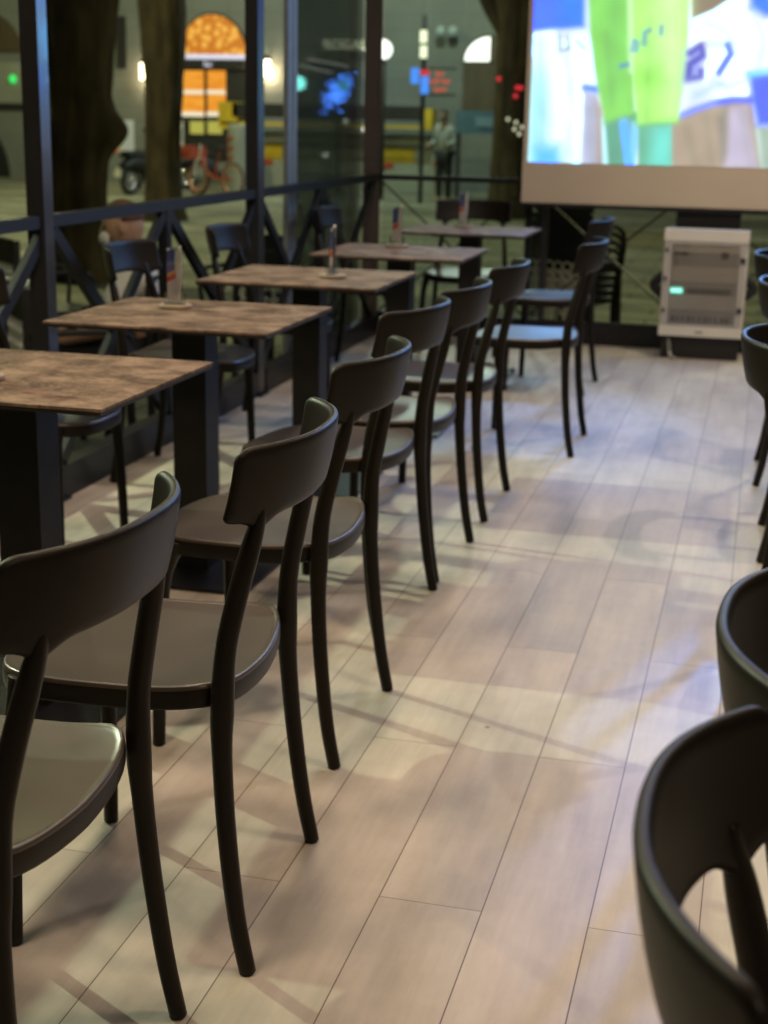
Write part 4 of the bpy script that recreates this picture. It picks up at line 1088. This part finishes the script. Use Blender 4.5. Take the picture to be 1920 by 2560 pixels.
link('fork', T([(0.0, 0.06, 0.33), (0.0, 0.06, 0.62), (0.05, 0.0, 0.72)], 0.022, 10, 4), 'white', t, smooth=True)
link('frame', T([(0.08, 0, 0.80), (0.35, 0, 0.42), (0.55, 0, 0.34), (1.05, 0, 0.33)], 0.024, 10, 5), 'red', t, smooth=True)
link('seat_tube', T([(0.52, 0, 0.34), (0.68, 0, 0.90)], 0.02, 10, 1), 'red', t)
link('saddle', ball((0.70, 0, 0.93), 0.13, (1.1, 0.6, 0.3)), 'rubber', t, smooth=True)
link('handlebar', T([(0.2, -0.3, 1.0), (0.1, -0.2, 1.02), (0.09, 0, 1.0), (0.1, 0.2, 1.02), (0.2, 0.3, 1.0)], 0.014, 8, 4, (0, 0, 1)), 'black', t, smooth=True)
link('front_box', B(((-0.28, -0.2, 0.70), (0.04, 0.2, 0.95))), 'red', t, bevel=0.02)
link('mudguard', torus(bmesh.new(), (0.0, 0, 0.33), 0.35, 0.012, 'y', 36, 6), 'black', t)
def motorbike(x, y, Y, rz, label):
    p = PY(x, y, Y)
    t = thing('motor_scooter', label, 'scooter', (p.x, Y, GZ), L(rz), 'scooters parked by the wall')
    wheel(t, -0.62, 0.27, 0.22, 'chrome', 0, 0.055); wheel(t, 0.66, 0.27, 0.22, 'chrome', 0, 0.055)
    bm = bmesh.new(); tube(bm, [(-0.85, 0, 0.55, .10, .05), (-0.55, 0, 0.62, .16, .14), (-0.2, 0, 0.55, .18, .16), (0.05, 0, 0.32, .18, .08), (0.35, 0, 0.36, .17, .08), (0.5, 0, 0.7, .17, .09), (0.45, 0, 1.0, .12, .07)], 14, 5, (0, 1, 0)); link('body', bm, 'black', t, smooth=True)
    bm = bmesh.new(); tube(bm, [(-0.82, 0, 0.76, .10, .04), (-0.5, 0, 0.78, .15, .05), (-0.1, 0, 0.74, .12, .05)], 12, 5, (0, 1, 0)); link('seat', bm, 'rubber', t, smooth=True)
    link('handlebar', T([(0.3, -0.32, 1.06), (0.42, -0.15, 1.06), (0.44, 0, 1.04), (0.42, 0.15, 1.06), (0.3, 0.32, 1.06)], 0.018, 8, 4, (0, 0, 1)), 'chrome', t, smooth=True)
    link('windshield', prism([(-0.18, 1.05), (0.18, 1.05), (0.14, 1.42), (-0.14, 1.42)], 'x', 0.46, 0.47), 'acrylic', t)
    link('top_case', B(((-1.08, -0.2, 0.86), (-0.72, 0.2, 1.42))), 'white', t, bevel=0.03)
    link('tail_light', ball((-1.09, 0, 1.32), 0.085, (0.4, 1, 0.8)), 'e_red', t, smooth=True)
    link('tail_light', ball((-1.02, 0, 0.90), 0.085, (0.4, 1, 0.8)), 'e_red', t, smooth=True)
    link('number_plate', B(((-1.0, -0.08, 0.36), (-0.99, 0.08, 0.48))), 'white', t)
    for s in (-1, 1): link('mirror', ball((0.35, s*0.36, 1.22), 0.06, (0.4, 1, 0.8)), 'chrome', t, smooth=True)
motorbike(372, 400, 28.0, 76, 'dark scooter with red tail lights parked between the two tree trunks')
motorbike(392, 400, 29.6, 60, 'second dark scooter parked farther back beside the second tree')
motorbike(540, 400, 30.4, 30, 'black scooter parked behind the copper-wheeled bicycle')

# ---------------------------------------------------------------- people
def skinned(name, verts, edges, radii, material, parent, root=0, sub=2):
    me = bpy.data.meshes.new(name); me.from_pydata(verts, edges, [])
    o = bpy.data.objects.new(name, me); COL.objects.link(o); o.parent = parent
    sk = o.modifiers.new('skin', 'SKIN'); sk.use_smooth_shade = True
    for i, r in enumerate(radii):
        v = me.skin_vertices[0].data[i]; v.radius = r if isinstance(r, tuple) else (r, r); v.use_root = (i == root)
    s = o.modifiers.new('sub', 'SUBSURF'); s.levels = sub; s.render_levels = sub
    me.materials.append(M[material]); return o
def head(t, c, rz, tilt, skin, hairmat, hair_scale=1.0, bald=False):
    """face with eyes, nose, mouth, ears; c = centre of the skull, face looks along local +Y"""
    mt = Matrix.Translation(c) @ Matrix.Rotation(rz, 4, 'Z') @ Matrix.Rotation(tilt, 4, 'X')
    bm = bmesh.new(); bmesh.ops.create_uvsphere(bm, u_segments=28, v_segments=20, radius=1)
    for v in bm.verts:
        x, y, z = v.co; 
        k = 1 - 0.28*max(0, -z)**1.5
        X = x*0.076*k; Y = y*0.098*(1-0.12*max(0, -z)) ; Z = z*0.118
        if y > 0: Y += 0.010*max(0, -z)
        Y += 0.022*math.exp(-((X/0.014)**2+((Z+0.012)/0.022)**2))*(y > 0)
        Y -= 0.008*(math.exp(-(((abs(X)-0.032)/0.014)**2+((Z-0.008)/0.012)**2)))*(y > 0)
        Y += 0.006*math.exp(-((X/0.024)**2+((Z+0.055)/0.010)**2))*(y > 0)
        v.co = (X, Y, Z)
    bmesh.ops.transform(bm, matrix=mt, verts=bm.verts)
    h_ = link('head', bm, skin, t, smooth=True)
    for s in (-1, 1):
        bm = bmesh.new(); bmesh.ops.create_uvsphere(bm, u_segments=12, v_segments=8, radius=1)
        for v in bm.verts: v.co = Vector((s*0.078+v.co.x*0.010, -0.005+v.co.y*0.020+0.01*v.co.x*s, v.co.z*0.032))
        bmesh.ops.transform(bm, matrix=mt, verts=bm.verts); link('ear', bm, skin, h_, smooth=True)
        bm = bmesh.new(); bmesh.ops.create_uvsphere(bm, u_segments=10, v_segments=8, radius=0.010, matrix=Matrix.Translation((s*0.031, 0.083, 0.008)))
        bmesh.ops.transform(bm, matrix=mt, verts=bm.verts); link('eye', bm, 'black', h_, smooth=True)
    bm = bmesh.new(); bmesh.ops.create_uvsphere(bm, u_segments=24, v_segments=16, radius=1)
    bmesh.ops.delete(bm, geom=[v for v in bm.verts if v.co.z < 0.02 + 0.75*max(0, v.co.y+0.1)], context='VERTS')
    for v in bm.verts: v.co = (v.co.x*0.084*hair_scale, v.co.y*0.107*hair_scale-0.004, v.co.z*0.126*hair_scale+0.002)
    bmesh.ops.transform(bm, matrix=mt, verts=bm.verts); hr = link('hair', bm, hairmat, h_, smooth=True)
    sd = hr.modifiers.new('thick', 'SOLIDIFY'); sd.thickness = 0.006
    return h_
def fingers(t, base, direction, side, skin):
    d = Vector(direction).normalized(); s = Vector(side).normalized(); up = d.cross(s)
    for k, ln in enumerate((0.068, 0.078, 0.073, 0.058)):
        b0 = Vector(base)+d*0.045+s*(0.027-0.018*k)
        pts = [b0, b0+d*ln*0.4-up*0.006, b0+d*ln*0.72-up*0.022, b0+d*ln*0.86-up*0.042]
        link('finger', T([(*q, r, r) for q, r in zip(pts, (.0088, .0084, .0078, .0068))], 0.008, 8, 3, tuple(s)), skin, t, smooth=True)
    b0 = Vector(base)+s*0.030+d*0.005
    link('thumb', T([(*q, .0098, .0092) for q in (b0, b0+s*0.022+d*0.022-up*0.008, b0+s*0.026+d*0.048-up*0.02)], 0.009, 8, 3, tuple(up)), skin, t, smooth=True)

# seated person outside the railing, facing away to the left
pc = PX(308, 566, -2.92)
t = thing('person', 'person in a white T-shirt sitting outside the railing, turned away to the left', 'person', (pc.x, pc.y, GZ), L(96))
zh = pc.z-GZ       # head centre height in person's frame; faces local +Y
zs = zh-0.215       # shoulders
V = [(0, -0.14, 0.50), (0, -0.15, 0.66), (0, -0.10, zs-0.05), (0, -0.045, zs+0.06), (0, -0.02, zh-0.06),
     (0.17, -0.08, zs-0.01), (0.24, 0.02, zs-0.24), (0.20, 0.24, zs-0.30), (0.19, 0.31, zs-0.29),
     (-0.17, -0.08, zs-0.01), (-0.24, 0.02, zs-0.24), (-0.20, 0.24, zs-0.30), (-0.19, 0.31, zs-0.29),
     (0.10, -0.10, 0.48), (0.13, 0.30, 0.50), (0.14, 0.30, 0.10), (0.14, 0.42, 0.045),
     (-0.10, -0.10, 0.48), (-0.13, 0.30, 0.50), (-0.14, 0.30, 0.10), (-0.14, 0.42, 0.045)]
Ed = [(0, 1), (1, 2), (2, 3), (3, 4), (2, 5), (5, 6), (6, 7), (7, 8), (2, 9), (9, 10), (10, 11), (11, 12), (0, 13), (13, 14), (14, 15), (15, 16), (0, 17), (17, 18), (18, 19), (19, 20)]
Rd = [(0.14, 0.10), (0.14, 0.095), (0.15, 0.10), 0.066, 0.062, 0.062, 0.045, 0.032, 0.03, 0.062, 0.045, 0.032, 0.03, 0.085, 0.065, 0.045, 0.04, 0.085, 0.065, 0.045, 0.04]
skinned('body', V, Ed, Rd, 'skin', t)
SV = [(0, -0.14, 0.50), (0, -0.15, 0.66), (0, -0.10, zs-0.05), (0, -0.05, zs+0.035), (0.17, -0.08, zs-0.005), (0.225, 0.0, zs-0.17), (-0.17, -0.08, zs-0.005), (-0.225, 0.0, zs-0.17)]
skinned('t_shirt', SV, [(0, 1), (1, 2), (2, 3), (2, 4), (4, 5), (2, 6), (6, 7)], [(0.165, 0.125), (0.16, 0.12), (0.168, 0.12), 0.075, 0.08, 0.07, 0.08, 0.07], 'shirt', t)
TV = [(0, -0.13, 0.48), (0.10, -0.10, 0.48), (0.13, 0.30, 0.50), (0.14, 0.30, 0.14), (-0.10, -0.10, 0.48), (-0.13, 0.30, 0.50), (-0.14, 0.30, 0.14)]
skinned('trousers', TV, [(0, 1), (1, 2), (2, 3), (0, 4), (4, 5), (5, 6)], [0.15, 0.105, 0.082, 0.06, 0.105, 0.082, 0.06], 'trousers', t)
for s in (-1, 1):
    link('palm', ball((s*0.19, 0.335, zs-0.29), 0.042, (0.9, 1.1, 0.45)), 'skin', t, smooth=True)
    fingers(t, (s*0.19, 0.335, zs-0.29), (0, 1, 0), (-s, 0, 0), 'skin')
head(t, Vector((0, 0.0, zh+0.0)), L(14), L(-8), 'skin', 'hair')
M['paper'] = mat('white_mask', (0.6, 0.62, 0.58), 0.7, noise=(8, 0.08, U))
# face mask covering mouth, seen in profile at the left
bm = bmesh.new(); bmesh.ops.create_uvsphere(bm, u_segments=20, v_segments=14, radius=1)
bmesh.ops.delete(bm, geom=[v for v in bm.verts if v.co.y < 0.1], context='VERTS')
for v in bm.verts: v.co = (v.co.x*0.060, v.co.y*0.075+0.048, v.co.z*0.052-0.045)
bmesh.ops.transform(bm, matrix=Matrix.Translation((0, 0.0, zh)) @ Matrix.Rotation(L(14), 4, 'Z') @ Matrix.Rotation(L(-8), 4, 'X'), verts=bm.verts)
mk = link('face_mask', bm, 'paper', t, smooth=True); mk.modifiers.new('thick', 'SOLIDIFY').thickness = 0.004
gs = dup(g0, (t.location.x-0.08, t.location.y+0.0, GZ), L(100), 'dark garden chair the person in the white T-shirt sits on')

# standing person far across the square
p = PY(1108, 487, 28.6)
t = thing('person', 'distant person standing in a white jacket and black trousers, looking down', 'person', (p.x, 28.6, GZ), L(160))
V = [(0, 0, 0.92), (0, 0, 1.10), (0, 0, 1.32), (0, 0.01, 1.46), (0, 0.03, 1.52),
     (0.17, 0, 1.36), (0.22, 0.02, 1.12), (0.18, 0.20, 1.10), (-0.17, 0, 1.36), (-0.22, 0.02, 1.12), (-0.18, 0.20, 1.10),
     (0.09, 0, 0.88), (0.10, 0.02, 0.48), (0.10, 0, 0.08), (0.11, 0.13, 0.04), (-0.09, 0, 0.88), (-0.10, 0.02, 0.48), (-0.10, 0, 0.08), (-0.11, 0.13, 0.04)]
Ed = [(0, 1), (1, 2), (2, 3), (3, 4), (2, 5), (5, 6), (6, 7), (2, 8), (8, 9), (9, 10), (0, 11), (11, 12), (12, 13), (13, 14), (0, 15), (15, 16), (16, 17), (17, 18)]
Rd = [(0.13, 0.10), (0.12, 0.09), (0.15, 0.10), 0.05, 0.05, 0.06, 0.042, 0.03, 0.06, 0.042, 0.03, 0.08, 0.055, 0.04, 0.035, 0.08, 0.055, 0.04, 0.035]
skinned('body', V, Ed, Rd, 'skin', t)
skinned('jacket', [V[i] for i in (0, 1, 2, 3, 5, 6, 7, 8, 9, 10)], [(0, 1), (1, 2), (2, 3), (2, 4), (4, 5), (5, 6), (2, 7), (7, 8), (8, 9)], [(0.16, 0.13), (0.155, 0.12), (0.18, 0.125), 0.07, 0.08, 0.065, 0.055, 0.08, 0.065, 0.055], 'jacket', t)
skinned('trousers', [V[i] for i in (0, 11, 12, 13, 15, 16, 17)], [(0, 1), (1, 2), (2, 3), (0, 4), (4, 5), (5, 6)], [0.14, 0.10, 0.08, 0.065, 0.10, 0.08, 0.065], 'trousers', t)
for s in (-1, 1):
    link('palm', ball((s*0.175, 0.25, 1.10), 0.04, (0.9, 1.1, 0.45)), 'skin', t, smooth=True); fingers(t, (s*0.175, 0.25, 1.10), (0, 1, 0), (-s, 0, 0), 'skin')
head(t, Vector((0, 0.05, 1.62)), 0, L(-15), 'skin', 'darkhair')
